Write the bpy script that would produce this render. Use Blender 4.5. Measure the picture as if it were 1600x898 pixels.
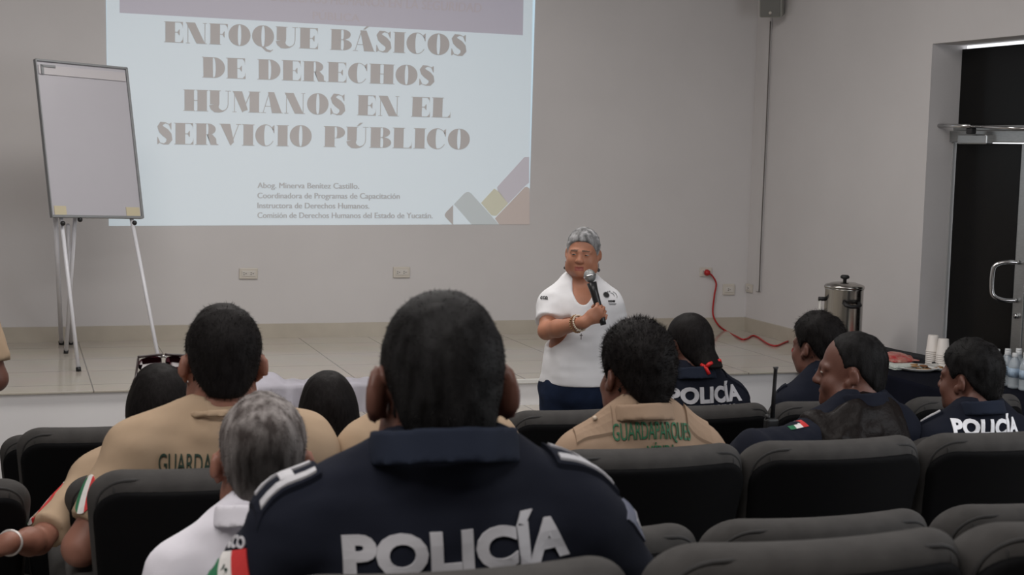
import bpy, bmesh, math, random
import numpy as np
from mathutils import Vector, Matrix
from mathutils.bvhtree import BVHTree

S = bpy.context.scene
COL = S.collection
for _o in list(bpy.data.objects):
    bpy.data.objects.remove(_o)

# ------------------------------------------------------------------ camera
FPX, CXP, CYP = 2300.0, 800.0, 449.0          # focal length in pixels of the 1600 px wide frame
PITCH, YAW, ROLL = math.radians(5.47), math.radians(18.79), math.radians(1.49)
CAMH = 1.85
_F = np.array([math.sin(YAW) * math.cos(PITCH), math.cos(YAW) * math.cos(PITCH), -math.sin(PITCH)])
_R = np.array([math.cos(YAW), -math.sin(YAW), 0.0])
_U = np.cross(_R, _F)
CR = _R * math.cos(ROLL) + _U * math.sin(ROLL)
CU = -_R * math.sin(ROLL) + _U * math.cos(ROLL)
CF = _F
CO = np.array([0, 0, CAMH])
cam_data = bpy.data.cameras.new('camera')
cam = bpy.data.objects.new('camera', cam_data)
COL.objects.link(cam)
cam.matrix_world = Matrix(((CR[0], CU[0], -CF[0], 0), (CR[1], CU[1], -CF[1], 0), (CR[2], CU[2], -CF[2], CAMH), (0, 0, 0, 1)))
cam_data.sensor_width = 36.0
cam_data.lens = FPX / 1600 * 36.0
cam_data.clip_start = 0.05
cam_data.dof.use_dof = True
cam_data.dof.focus_distance = 6.4
cam_data.dof.aperture_fstop = 9.0
S.camera = cam

# ------------------------------------------------------------------ light and exposure
S.view_settings.view_transform = 'Standard'
S.view_settings.look = 'None'
S.view_settings.gamma = 1.0
S.view_settings.use_curve_mapping = False
S.view_settings.exposure = 0.0
S.cycles.use_denoising = True
S.cycles.max_bounces = 8
wld = bpy.data.worlds.new('daylight'); S.world = wld
wld.use_nodes = True
wld.node_tree.nodes['Background'].inputs[0].default_value = (0.95, 0.97, 1.0, 1)
wld.node_tree.nodes['Background'].inputs[1].default_value = 1.3

def area_light(name, loc, size, power, target=None, color=(1, 1, 1), spread=180):
    d = bpy.data.lights.new(name, 'AREA'); d.shape = 'RECTANGLE'; d.size, d.size_y = size
    d.energy = power; d.color = color; d.spread = math.radians(spread)
    o = bpy.data.objects.new(name, d); COL.objects.link(o); o.location = loc
    t = Vector(target) - Vector(loc) if target else Vector((0, 0, -1))
    o.rotation_euler = t.to_track_quat('-Z', 'Y').to_euler()
    return o
# ceiling fluorescent banks (above the frame), windows in the right wall, added rear fill
area_light('ceiling_lamp_front', (1.3, 6.5, 3.75), (3.4, 0.6), 76, color=(1, 0.96, 0.92))
area_light('ceiling_lamp_middle', (0.6, 3.6, 3.75), (3.4, 0.6), 50, color=(1, 0.96, 0.93))
area_light('rear_fill_light', (-0.6, 0.9, 3.75), (3.4, 0.6), 80, color=(1, 0.96, 0.93))  # unseen fill light, added to brighten the backs of the audience
area_light('window_daylight', (4.75, 2.6, 2.0), (4.2, 1.6), 80, (0.5, 6.0, 1.2), color=(0.93, 0.96, 1.0))

# ------------------------------------------------------------------ pixel -> place in the hall
def ray(px, py):
    return CF + CR * ((px - CXP) / FPX) - CU * ((py - CYP) / FPX)
def W(px, py, d):
    return CO + ray(px, py) * d
def hit(px, py, ax, val):
    r = ray(px, py); return CO + r * ((val - CO[ax]) / r[ax])

# ------------------------------------------------------------------ materials
def lin(c):
    return tuple((x / 255 / 12.92 if x / 255 <= .04045 else ((x / 255 + .055) / 1.055) ** 2.4) for x in c)
class NT:
    def __init__(s, name):
        s.m = bpy.data.materials.new(name); s.m.use_nodes = True
        s.t = s.m.node_tree; s.b = s.t.nodes['Principled BSDF']
    def n(s, typ, **kw):
        x = s.t.nodes.new(typ)
        for k, v in kw.items():
            if k.startswith('i_'):
                x.inputs[k[2:].replace('_', ' ')].default_value = v
            else:
                setattr(x, k, v)
        return x
    def l(s, a, ao, b, bi):
        s.t.links.new(a.outputs[ao], b.inputs[bi])
def mat(name, col, rough=.6, metal=0.0, spec=.5, var=0.0, vscale=6.0, bump=0.0, bscale=300.0, stretch=(1, 1, 1), col2=None, emit=None, estr=0.0, trans=0.0, alpha=1.0, coord='Object', sheen=0.0, coat=0.0, bdist=.002):
    N = NT(name); b = N.b
    b.inputs['Base Color'].default_value = (*col, 1)
    b.inputs['Roughness'].default_value = rough
    b.inputs['Metallic'].default_value = metal
    b.inputs['Specular IOR Level'].default_value = spec
    b.inputs['Transmission Weight'].default_value = trans
    b.inputs['Alpha'].default_value = alpha
    b.inputs['Sheen Weight'].default_value = sheen
    b.inputs['Coat Weight'].default_value = coat
    if emit:
        b.inputs['Emission Color'].default_value = (*emit, 1); b.inputs['Emission Strength'].default_value = estr
    if var > 0 or bump > 0:
        tc = N.n('ShaderNodeTexCoord'); mp = N.n('ShaderNodeMapping'); mp.inputs['Scale'].default_value = stretch
        N.l(tc, coord, mp, 'Vector')
    if var > 0:
        no = N.n('ShaderNodeTexNoise', i_Scale=vscale, i_Detail=5.0); N.l(mp, 'Vector', no, 'Vector')
        rp = N.n('ShaderNodeValToRGB')
        c2 = col2 if col2 else tuple(x * (1 - var) for x in col)
        rp.color_ramp.elements[0].position = .35; rp.color_ramp.elements[0].color = (*c2, 1)
        rp.color_ramp.elements[1].position = .68; rp.color_ramp.elements[1].color = (*col, 1)
        N.l(no, 'Fac', rp, 'Fac'); N.l(rp, 'Color', b, 'Base Color')
    if bump > 0:
        n2 = N.n('ShaderNodeTexNoise', i_Scale=bscale, i_Detail=3.0); N.l(mp, 'Vector', n2, 'Vector')
        bp = N.n('ShaderNodeBump'); bp.inputs['Strength'].default_value = bump; bp.inputs['Distance'].default_value = bdist
        N.l(n2, 'Fac', bp, 'Height'); N.l(bp, 'Normal', b, 'Normal')
    return N.m

# ------------------------------------------------------------------ mesh helpers
def link(name, me, mats=None, parent=None, smooth=True):
    o = bpy.data.objects.new(name, me); COL.objects.link(o)
    if mats:
        for m in (mats if isinstance(mats, (list, tuple)) else [mats]):
            me.materials.append(m)
    if parent: o.parent = parent
    if smooth:
        me.polygons.foreach_set('use_smooth', [True] * len(me.polygons))
    return o
def tag(o, label=None, cat=None, group=None, kind=None):
    if label: o['label'] = label
    if cat: o['category'] = cat
    if group: o['group'] = group
    if kind: o['kind'] = kind
    return o
def empty(name, loc=(0, 0, 0), rz=0):
    o = bpy.data.objects.new(name, None); COL.objects.link(o); o.location = loc; o.rotation_euler = (0, 0, rz)
    o.empty_display_size = .05
    return o
def frombm(name, bm, mats=None, parent=None, smooth=False):
    bmesh.ops.recalc_face_normals(bm, faces=bm.faces)
    me = bpy.data.meshes.new(name); bm.to_mesh(me); bm.free()
    return link(name, me, mats, parent, smooth)
def bx(bm, c, s, rot=None, bevel=0.0, seg=2, mi=0):
    r = bmesh.ops.create_cube(bm, size=1.0)
    vs = r['verts']
    bmesh.ops.scale(bm, vec=s, verts=vs)
    if bevel > 0:
        es = list({e for v in vs for e in v.link_edges})
        rr = bmesh.ops.bevel(bm, geom=es, offset=bevel, segments=seg, affect='EDGES', profile=.5)
        vs = list({v for f in rr['faces'] for v in f.verts} | {v for v in vs if v.is_valid})
    if rot is not None:
        bmesh.ops.rotate(bm, cent=(0, 0, 0), matrix=rot, verts=vs)
    bmesh.ops.translate(bm, vec=c, verts=vs)
    for f in {f for v in vs for f in v.link_faces}: f.material_index = mi
    return vs
def box(name, c, s, m, parent=None, bevel=0.0, rot=None):
    bm = bmesh.new(); bx(bm, c, s, rot, bevel)
    return frombm(name, bm, m, parent)
def tube(bm, pts, r, seg=8, caps=True, mi=0):
    pts = [Vector(p) for p in pts]; rings = []
    rs = r if isinstance(r, (list, tuple)) else [r] * len(pts)
    up = Vector((0, 0, 1)); prev = None
    for i, p in enumerate(pts):
        t = (pts[min(i + 1, len(pts) - 1)] - pts[max(i - 1, 0)]).normalized()
        if prev is None:
            a = t.cross(up if abs(t.z) < .95 else Vector((1, 0, 0))).normalized()
        else:
            a = (prev - t * prev.dot(t)).normalized()
        prev = a; b = t.cross(a)
        rings.append([bm.verts.new(p + (a * math.cos(2 * math.pi * k / seg) + b * math.sin(2 * math.pi * k / seg)) * rs[i]) for k in range(seg)])
    for i in range(len(rings) - 1):
        for k in range(seg):
            f = bm.faces.new((rings[i][k], rings[i][(k + 1) % seg], rings[i + 1][(k + 1) % seg], rings[i + 1][k])); f.material_index = mi
    if caps:
        for rg in (rings[0][::-1], rings[-1]):
            f = bm.faces.new(rg); f.material_index = mi
def spline(pts, n=8):
    P = [np.array(p, float) for p in pts]; P = [2 * P[0] - P[1]] + P + [2 * P[-1] - P[-2]]; out = []
    for i in range(1, len(P) - 2):
        for k in range(n):
            t = k / n
            out.append(.5 * ((2 * P[i]) + (-P[i - 1] + P[i + 1]) * t + (2 * P[i - 1] - 5 * P[i] + 4 * P[i + 1] - P[i + 2]) * t * t + (-P[i - 1] + 3 * P[i] - 3 * P[i + 1] + P[i + 2]) * t ** 3))
    out.append(P[-2]); return out
def tubeobj(name, pts, r, m, parent=None, seg=8, smooth=True):
    bm = bmesh.new(); tube(bm, pts, r, seg); return frombm(name, bm, m, parent, smooth)
def lathe(bm, prof, c=(0, 0, 0), seg=24, mi=0, wob=None):
    rings = []
    for (r, z) in prof:
        rings.append([bm.verts.new((c[0] + (r * (1 + (wob(k, r) if wob else 0))) * math.cos(2 * math.pi * k / seg), c[1] + (r * (1 + (wob(k, r) if wob else 0))) * math.sin(2 * math.pi * k / seg), c[2] + z)) for k in range(seg)])
    for i in range(len(rings) - 1):
        for k in range(seg):
            f = bm.faces.new((rings[i][k], rings[i][(k + 1) % seg], rings[i + 1][(k + 1) % seg], rings[i + 1][k])); f.material_index = mi
    if prof[0][0] > 1e-5: bm.faces.new(rings[0][::-1]).material_index = mi
    if prof[-1][0] > 1e-5: bm.faces.new(rings[-1]).material_index = mi
def latheobj(name, prof, m, parent=None, c=(0, 0, 0), seg=24, smooth=True, wob=None):
    bm = bmesh.new(); lathe(bm, prof, c, seg, wob=wob)
    bmesh.ops.remove_doubles(bm, verts=bm.verts, dist=1e-6)
    return frombm(name, bm, m, parent, smooth)
def dup(root, loc, rz=None, label=None, group=None):
    r = root.copy(); COL.objects.link(r); r.location = loc
    if rz is not None: r.rotation_euler = (0, 0, rz)
    if label: r['label'] = label
    if group: r['group'] = group
    for ch in list(root.children):
        c = ch.copy(); COL.objects.link(c); c.parent = r
        for g in ch.children:
            d = g.copy(); COL.objects.link(d); d.parent = c
    return r

# ------------------------------------------------------------------ smooth solids from distance fields
_rng = np.random.RandomState(7)
_LAT = _rng.rand(32, 32, 32).astype(np.float32) * 2 - 1
def vnoise(P, f, seed=0):
    q = P * np.asarray(f, np.float32) + np.float32(seed * 7.31 + 100)
    i = np.floor(q).astype(np.int32); t = (q - i).astype(np.float32); t = t * t * (3 - 2 * t); i &= 31; j = (i + 1) & 31
    def g(a, b, c): return _LAT[a, b, c]
    x0, y0, z0 = i[..., 0], i[..., 1], i[..., 2]; x1, y1, z1 = j[..., 0], j[..., 1], j[..., 2]
    tx, ty, tz = t[..., 0], t[..., 1], t[..., 2]
    a = g(x0, y0, z0) * (1 - tx) + g(x1, y0, z0) * tx; b = g(x0, y1, z0) * (1 - tx) + g(x1, y1, z0) * tx
    c = g(x0, y0, z1) * (1 - tx) + g(x1, y0, z1) * tx; d = g(x0, y1, z1) * (1 - tx) + g(x1, y1, z1) * tx
    return (a * (1 - ty) + b * ty) * (1 - tz) + (c * (1 - ty) + d * ty) * tz
def surface_nets(V, lo, h):
    Sg = V < 0
    nx, ny, nz = V.shape
    cnt = np.zeros((nx - 1, ny - 1, nz - 1), np.int8)
    for dx in (0, 1):
        for dy in (0, 1):
            for dz in (0, 1):
                cnt += Sg[dx:nx - 1 + dx, dy:ny - 1 + dy, dz:nz - 1 + dz]
    act = np.argwhere((cnt > 0) & (cnt < 8))
    ids = np.full(cnt.shape, -1, np.int64); ids[act[:, 0], act[:, 1], act[:, 2]] = np.arange(len(act))
    acc = np.zeros((len(act), 3)); num = np.zeros(len(act))
    for ax in range(3):
        o = [k for k in range(3) if k != ax]
        for p in (0, 1):
            for q in (0, 1):
                a = np.zeros(3, int); a[o[0]] = p; a[o[1]] = q; b = a.copy(); b[ax] = 1
                ia = act + a; ib = act + b
                va = V[ia[:, 0], ia[:, 1], ia[:, 2]]; vb = V[ib[:, 0], ib[:, 1], ib[:, 2]]
                m = (va < 0) != (vb < 0); t = np.where(m, va / np.where(m, va - vb, 1), 0)
                pos = a[None, :] + np.zeros((len(act), 3)); pos[:, ax] = t
                acc[m] += pos[m]; num[m] += 1
    verts = (act + acc / num[:, None]) * h + np.asarray(lo)
    faces = []
    for ax in range(3):
        o = [(ax + 1) % 3, (ax + 2) % 3]
        sl0 = [slice(None)] * 3; sl1 = [slice(None)] * 3
        sl0[ax] = slice(0, -1); sl1[ax] = slice(1, None)
        A = Sg[tuple(sl0)]; B = Sg[tuple(sl1)]
        for flip, M in ((0, A & ~B), (1, ~A & B)):
            e = np.argwhere(M)
            e = e[(e[:, o[0]] > 0) & (e[:, o[1]] > 0) & (e[:, o[0]] < V.shape[o[0]] - 1) & (e[:, o[1]] < V.shape[o[1]] - 1)]
            if not len(e): continue
            c = []
            for (p, q) in ((1, 1), (0, 1), (0, 0), (1, 0)):
                i = e.copy(); i[:, o[0]] -= p; i[:, o[1]] -= q
                c.append(ids[i[:, 0], i[:, 1], i[:, 2]])
            f = np.stack(c, 1)
            if flip: f = f[:, ::-1]
            faces.append(f)
    faces = np.concatenate(faces)
    return verts, faces
class Field:
    def __init__(s, h): s.h = h; s.ops = []; s.post = []
    def add(s, fn, lo, hi, k=.02, op='u', M=None):
        lo = np.asarray(lo, float); hi = np.asarray(hi, float)
        if M is not None:
            cs = np.array([[a, b, c] for a in (lo[0], hi[0]) for b in (lo[1], hi[1]) for c in (lo[2], hi[2])])
            cs = cs @ M[:3, :3].T + M[:3, 3]; wl, wh = cs.min(0), cs.max(0)
        else: wl, wh = lo, hi
        s.ops.append((fn, wl, wh, k, op, M)); return s
    def cap(s, a, b, ra, rb=None, k=.02, op='u', M=None):
        a = np.asarray(a, np.float32); b = np.asarray(b, np.float32); rb = ra if rb is None else rb
        ba = b - a; bb = max(float(ba @ ba), 1e-9)
        def fn(P):
            q = P - a; t = np.clip((q @ ba) / bb, 0, 1)
            return np.linalg.norm(q - t[..., None] * ba, axis=-1) - (ra + (rb - ra) * t)
        r = max(ra, rb); return s.add(fn, np.minimum(a, b) - r, np.maximum(a, b) + r, k, op, M)
    def ell(s, c, r, k=.02, op='u', M=None, rot=None):
        c = np.asarray(c, np.float32); r = np.asarray(r, np.float32)
        def fn(P):
            q = P - c
            if rot is not None: q = q @ rot
            k0 = np.linalg.norm(q / r, axis=-1); k1 = np.linalg.norm(q / (r * r), axis=-1)
            return np.where(k1 < 1e-6, -r.min(), k0 * (k0 - 1) / np.maximum(k1, 1e-6))
        R = r if rot is None else np.full(3, r.max())
        return s.add(fn, c - R, c + R, k, op, M)
    def rbox(s, c, hs, rad, k=.01, op='u', M=None, rot=None, warp=None):
        c = np.asarray(c, np.float32); hs = np.asarray(hs, np.float32)
        def fn(P):
            q = P - c
            if rot is not None: q = q @ rot
            if warp is not None: q = warp(q)
            a = np.abs(q) - hs + rad
            return np.linalg.norm(np.maximum(a, 0), axis=-1) + np.minimum(a.max(-1), 0) - rad
        R = hs if (rot is None and warp is None) else np.full(3, np.linalg.norm(hs))
        return s.add(fn, c - R, c + R, k, op, M)
    def cut(s, fn, k=.004):
        s.post.append(('i', fn, k)); return s
    def noise(s, amp, f, seed=0):
        s.post.append(('n', amp, f, seed)); return s
    def build(s):
        h = s.h
        adds = [o for o in s.ops if o[4] == 'u']
        lo = np.min([o[1] for o in adds], 0) - 4 * h - .012; hi = np.max([o[2] for o in adds], 0) + 4 * h + .012
        n = np.ceil((hi - lo) / h).astype(int) + 1
        V = np.full(n, .5, np.float32)
        ax = [(lo[i] + h * np.arange(n[i])).astype(np.float32) for i in range(3)]
        def pts(sl):
            g = np.meshgrid(ax[0][sl[0]], ax[1][sl[1]], ax[2][sl[2]], indexing='ij'); return np.stack(g, -1)
        for fn, wl, wh, k, op, M in s.ops:
            m = k + 3 * h + .012
            a = np.clip(np.floor((wl - m - lo) / h).astype(int), 0, n - 1); b = np.clip(np.ceil((wh + m - lo) / h).astype(int) + 1, 1, n)
            if (b <= a).any(): continue
            sl = tuple(slice(a[i], b[i]) for i in range(3)); P = pts(sl)
            if M is not None: P = ((P - M[:3, 3].astype(np.float32)) @ M[:3, :3].astype(np.float32))
            d = fn(P).astype(np.float32); v = V[sl]
            if op == 'u':
                hh = np.maximum(k - np.abs(v - d), 0) / max(k, 1e-6); V[sl] = np.minimum(v, d) - hh * hh * k * .25
            else:
                d = -d; hh = np.maximum(k - np.abs(v - d), 0) / max(k, 1e-6); V[sl] = np.maximum(v, d) + hh * hh * k * .25
        idx = np.argwhere(np.abs(V) < .05)
        if s.post:
            P = (idx * h + lo).astype(np.float32); v = V[idx[:, 0], idx[:, 1], idx[:, 2]]
            for p in s.post:
                if p[0] == 'n': v = v + np.float32(p[1]) * vnoise(P, p[2], p[3])
                else:
                    d = p[1](P).astype(np.float32); k = p[2]
                    hh = np.maximum(k - np.abs(v - d), 0) / k; v = np.maximum(v, d) + hh * hh * k * .25
            V[idx[:, 0], idx[:, 1], idx[:, 2]] = v
            deep = np.argwhere(V <= -.05)
            P = (deep * h + lo).astype(np.float32); v = V[deep[:, 0], deep[:, 1], deep[:, 2]]
            for p in s.post:
                if p[0] == 'i': v = np.maximum(v, p[1](P).astype(np.float32))
            V[deep[:, 0], deep[:, 1], deep[:, 2]] = v
        return surface_nets(V, lo, h)
def meshfrom(name, verts, faces):
    me = bpy.data.meshes.new(name)
    me.from_pydata([tuple(v) for v in verts], [], [tuple(int(x) for x in f) for f in faces]); me.update()
    return me
def M4(t, rz=0, rx=0, ry=0, s=1.0):
    m = np.array((Matrix.Rotation(rz, 3, 'Z') @ Matrix.Rotation(rx, 3, 'X') @ Matrix.Rotation(ry, 3, 'Y')))
    o = np.eye(4); o[:3, :3] = m; o[:3, 3] = t; return o
# ================================================================== the hall
ZS, YB, YS = .60, 9.261, 7.457             # stage floor height, back wall, stage front
FL = {1: .352, 2: .187, 3: .187, 4: .022, 5: .022, 6: -.143}
ROWY = {1: 1.74, 2: 2.43, 3: 3.10, 4: 3.80, 5: 4.46, 6: 5.20}
XR = float(hit(1164, 517, 1, YB)[0])         # right wall
ZF = -.143

def wall_paint(name, c):
    return mat(name, c, rough=.85, spec=.25, var=.06, vscale=1.3, bump=.12, bscale=60, coord='Object')
M_wall = wall_paint('wall_paint', (.645, .625, .625))
M_white = mat('white_paint', (.84, .83, .84), rough=.6, var=.05, vscale=3)
def tile_mat(name, col, size, rough, ox=0, oy=0, grout=.35):
    N = NT(name); tc = N.n('ShaderNodeTexCoord'); mp = N.n('ShaderNodeMapping'); mp.inputs['Location'].default_value = (ox, oy, 0)
    br = N.n('ShaderNodeTexBrick', offset=0.0, squash=1.0)
    br.inputs['Scale'].default_value = 1.0; br.inputs['Mortar Size'].default_value = .0035; br.inputs['Mortar Smooth'].default_value = .1
    br.inputs['Brick Width'].default_value = size; br.inputs['Row Height'].default_value = size
    br.inputs['Color1'].default_value = (*col, 1); br.inputs['Color2'].default_value = (*[x * .95 for x in col], 1)
    br.inputs['Mortar'].default_value = (*[x * grout for x in col], 1)
    N.l(tc, 'Object', mp, 'Vector'); N.l(mp, 'Vector', br, 'Vector')
    no = N.n('ShaderNodeTexNoise', i_Scale=5.0, i_Detail=6.0); N.l(tc, 'Object', no, 'Vector')
    mx = N.n('ShaderNodeMix', data_type='RGBA', blend_type='MULTIPLY'); mx.inputs[0].default_value = .12
    N.l(br, 'Color', mx, 6); N.l(no, 'Color', mx, 7); N.l(mx, 2, N.b, 'Base Color')
    N.b.inputs['Roughness'].default_value = rough
    return N.m
M_tile = tile_mat('cream_stage_tile', (.52, .48, .42), .45, .09, ox=.08, oy=.02)
M_base = mat('cream_baseboard_tile', (.50, .455, .385), rough=.3, var=.08, vscale=9)
M_floor = tile_mat('hall_floor_tile', (.30, .28, .25), .40, .3)
M_dark = mat('black_plastic', (.008, .008, .009), rough=.5, bump=.2, bscale=700)
M_metal = mat('brushed_aluminium', (.45, .46, .46), rough=.34, metal=.9, var=.15, vscale=30, stretch=(1, 1, 12))
M_chrome = mat('chrome', (.62, .62, .62), rough=.16, metal=1.0)
M_plate = mat('ivory_plastic', (.60, .56, .50), rough=.4)

def S_(o): o['kind'] = 'structure'; return o
XL, YR, ZC = -4.0, -3.2, 3.9
S_(box('floor', ((XL + XR) / 2, (YR + YB) / 2, ZF - .05), (XR - XL + 1.2, YB - YR + .6, .1), M_floor))
# stepped seating floor
for i, (y1, z0, z1) in enumerate(((2.32, ZF, FL[1]), (3.66, ZF, FL[2]), (5.06, ZF, FL[4]))):
    y0 = (YR, 2.32, 3.66)[i]
    S_(box('trim_%d' % (i + 1), (.2, (y0 + y1) / 2, (z0 + z1) / 2), (5.6, y1 - y0, z1 - z0), M_floor))
S_(box('wall_back', ((XL + XR) / 2, YB + .1, (ZC + ZF) / 2), (XR - XL + .4, .2, ZC - ZF), M_wall))
S_(box('wall_left', (XL - .1, (YR + YB) / 2, (ZC + ZF) / 2), (.2, YB - YR, ZC - ZF), M_wall))
S_(box('wall_rear', ((XL + XR) / 2, YR - .1, (ZC + ZF) / 2), (XR - XL + .4, .2, ZC - ZF), M_wall))
S_(box('ceiling', ((XL + XR) / 2, (YR + YB) / 2, ZC + .05), (XR - XL + 1.0, YB - YR + .4, .1), M_wall))
# right wall with a deep doorway
dy1 = float(hit(1445, 300, 0, XR)[1]); dz = float(hit(1445, 69.7, 0, XR)[2]); dy0 = dy1 - 2.1; DEP = .19
bm = bmesh.new()
bx(bm, (XR + .115, (dy1 + YB + .2) / 2, (ZC + ZF) / 2), (.23, YB + .2 - dy1, ZC - ZF))
bx(bm, (XR + .115, (YR + dy0) / 2, (ZC + ZF) / 2), (.23, dy0 - YR, ZC - ZF))
bx(bm, (XR + .115, (dy0 + dy1) / 2, (ZC + dz) / 2), (.23, dy1 - dy0, ZC - dz))
S_(frombm('wall_right', bm, M_wall))
# stage block: tiled top, white front
bm = bmesh.new(); bx(bm, ((XL + XR) / 2, (YS + YB) / 2, (ZS + ZF) / 2 - .005), (XR - XL, YB - YS, ZS - ZF - .01))
S_(frombm('trim_4', bm, M_white))
bm = bmesh.new(); bx(bm, ((XL + XR) / 2, (YS + YB) / 2 - .01, ZS - .005), (XR - XL, YB - YS + .02, .01), bevel=.002)
S_(frombm('trim_5', bm, M_tile))
# steps in front of the stage, from the middle to beyond the speaker
sx0 = float(hit(553, 600, 1, YS)[0]); sx1 = float(hit(1090, 590, 1, YS)[0])
M_nose = mat('white_step_edge', (.70, .69, .66), rough=.35)
for i, z in enumerate((.454, .308, .162, .016)):
    ya = YS - .345 * (i + 1)
    bm = bmesh.new(); bx(bm, ((sx0 + sx1) / 2, (ya + YS) / 2, (z - .018 + ZF) / 2), (sx1 - sx0, YS - ya, z - .018 - ZF))
    bx(bm, ((sx0 + sx1) / 2, (ya + YS) / 2 - .008, z - .009), (sx1 - sx0, YS - ya + .016, .018), bevel=.004)
    o = S_(frombm('trim_%d' % (6 + i), bm, [M_tile, M_nose]))
    for p in o.data.polygons:
        if p.normal.y < -.5 and p.center.z > z - .02: p.material_index = 1
bm = bmesh.new(); bx(bm, ((sx0 + sx1) / 2, YS - .024, ZS - .012), (sx1 - sx0, .012, .024), bevel=.003); S_(frombm('trim_10', bm, M_nose))
# baseboards on the stage
hb = .093
S_(box('baseboard_back', ((XL + XR) / 2, YB - .006, ZS + hb / 2), (XR - XL, .012, hb), M_base))
S_(box('baseboard_right', (XR - .006, (YS + YB) / 2, ZS + hb / 2), (.012, YB - YS, hb), M_base))

# glass door set back in the doorway
XD = XR + DEP
hy1 = float(hit(1476, 300, 0, XD)[1])
M_tint = mat('black_tinted_film', (.006, .0055, .005), rough=.22, spec=.12, var=.5, vscale=7, stretch=(1, 9, 1), col2=(.006, .006, .006))
door = tag(empty('door_1', (XD, (dy0 + dy1) / 2, ZF)), kind='structure')
def dpart(name, y0, y1, z0, z1, m, dx=0.0, th=.05, bevel=.004):
    return box(name, (dx, (y0 + y1) / 2 - (dy0 + dy1) / 2, (z0 + z1) / 2 - ZF), (th, abs(y1 - y0), z1 - z0), m, door, bevel)
ztr = float(hit(1500, 196, 0, XD)[2]); zh0 = float(hit(1500, 222, 0, XD)[2]); zt = float(hit(1500, 76.5, 0, XD)[2])
yj = float(hit(1480, 300, 0, XD)[1]); yg = float(hit(1490, 350, 0, XD)[1])
ye = float(hit(1593, 400, 0, XD)[1])
dpart('jamb', dy1, yg + .012, ZF, zh0, mat('satin_grey_jamb', (.40, .40, .40), rough=.5, metal=.2))
dpart('header', dy0, yg + .03, zh0, ztr - .03, M_metal, -.01, .07)
dpart('transom_sill', dy0, dy1, ztr - .03, ztr, M_metal, .0, .05)
dpart('transom_pane', dy0, dy1 - .003, ztr, zt - .002, M_tint, .012, .012, .001)
dpart('door_pane', ye + .03, yg + .003, ZF + .02, zh0 - .006, M_tint, .0, .012, .001)
dpart('meeting_stile', ye - .085, ye, ZF + .02, zh0 - .006, M_metal, -.005, .045)
dpart('meeting_stile', ye - .185, ye - .095, ZF + .02, zh0 - .006, M_metal, -.005, .045)
dpart('door_pane', dy0 + .05, ye - .19, ZF + .02, zh0 - .006, M_tint, .0, .012, .001)
cl = tubeobj('lock_cylinder', [(-.045, ye - .045 - (dy0 + dy1) / 2, float(hit(1594, 493, 0, XD)[2]) - ZF), (-.02, ye - .045 - (dy0 + dy1) / 2, float(hit(1594, 493, 0, XD)[2]) - ZF)], .014, M_chrome, door, 16)
hz0 = float(hit(1575, 466, 0, XD)[2]) - ZF; hz1 = float(hit(1575, 407, 0, XD)[2]) - ZF
hyc = ye - .035 - (dy0 + dy1) / 2
tubeobj('pull_handle', spline([(-.03, hyc, hz1), (-.09, hyc + .03, hz1), (-.13, hyc + .06, hz1 - .02), (-.14, hyc + .068, hz1 - .06), (-.14, hyc + .068, hz0 + .06), (-.13, hyc + .06, hz0 + .02), (-.09, hyc + .03, hz0), (-.03, hyc, hz0)], 6), .012, M_chrome, door, 10)
# door closer arm and body on the header
zc = float(hit(1470, 196, 0, XD - .12)[2]) - ZF
ya = float(hit(1460, 195, 0, XD - .12)[1]) - (dy0 + dy1) / 2
tubeobj('closer_arm', [(-.12, ya, zc), (-.13, ya - .35, zc - .005)], .011, M_chrome, door, 8)
tubeobj('closer_arm', [(-.13, ya - .33, zc - .005), (-.05, ya - .78, zc - .02)], .008, M_chrome, door, 8)
bm = bmesh.new(); bx(bm, (-.06, ya - .30, zc - .075), (.05, .26, .055), bevel=.008); frombm('closer_body', bm, M_metal, door)
bm = bmesh.new(); bx(bm, (-.11, ya - .33, zc - .030), (.035, .05, .035), bevel=.006); frombm('closer_pivot', bm, M_dark, door)

# wall fittings -----------------------------------------------------
def outlet(px, py, wpx, hpx, label, kind='duplex', wall='back'):
    p = hit(px, py, 1, YB) if wall == 'back' else hit(px, py, 0, XR)
    d = float((p - CO) @ CF); w, h = wpx * d / FPX / (.93 if wall == 'back' else .5), hpx * d / FPX
    o = tag(empty('wall_outlet' if kind != 'blank' else 'wall_switch_plate', tuple(p), 0 if wall == 'back' else math.radians(-90)), label, 'outlet' if kind != 'blank' else 'wall plate')
    bm = bmesh.new(); bx(bm, (0, -.006, 0), (w, .012, h), bevel=.004); frombm('plate', bm, M_plate, o)
    bm = bmesh.new(); bx(bm, (0, -.0135, 0), (w * .72, .005, h * .5), bevel=.0015); frombm('socket_insert', bm, mat('outlet_white', (.62, .59, .55), .35), o)
    for sx in ((-1, 1) if kind == 'duplex' else (0,)):
        c = sx * w * .19; bm = bmesh.new()
        for (ax, az) in ((-.007, .006), (-.007, -.006), (.006, 0)):
            bx(bm, (c + ax, -.0165, az), (.007 if ax < 0 else .005, .002, .0035 if ax < 0 else .005))
        frombm('contact_slots', bm, M_dark, o)
    return o
outlet(388, 427, 27, 17, 'pale wall outlet below the projected slide, the one nearer the flip chart')
outlet(627, 425, 25, 17, 'pale wall outlet below the projected slide, the one farther from the flip chart')
plug_out = outlet(1102, 424.5, 19, 14, 'pale wall outlet with the red plug in it beside the speaker')
outlet(1138, 452, 19, 17, 'pale square wall outlet below and right of the red plug', 'single')
outlet(1172, 450, 10, 13, 'small pale plate at the corner below the cable conduit', 'blank', 'right')
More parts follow.
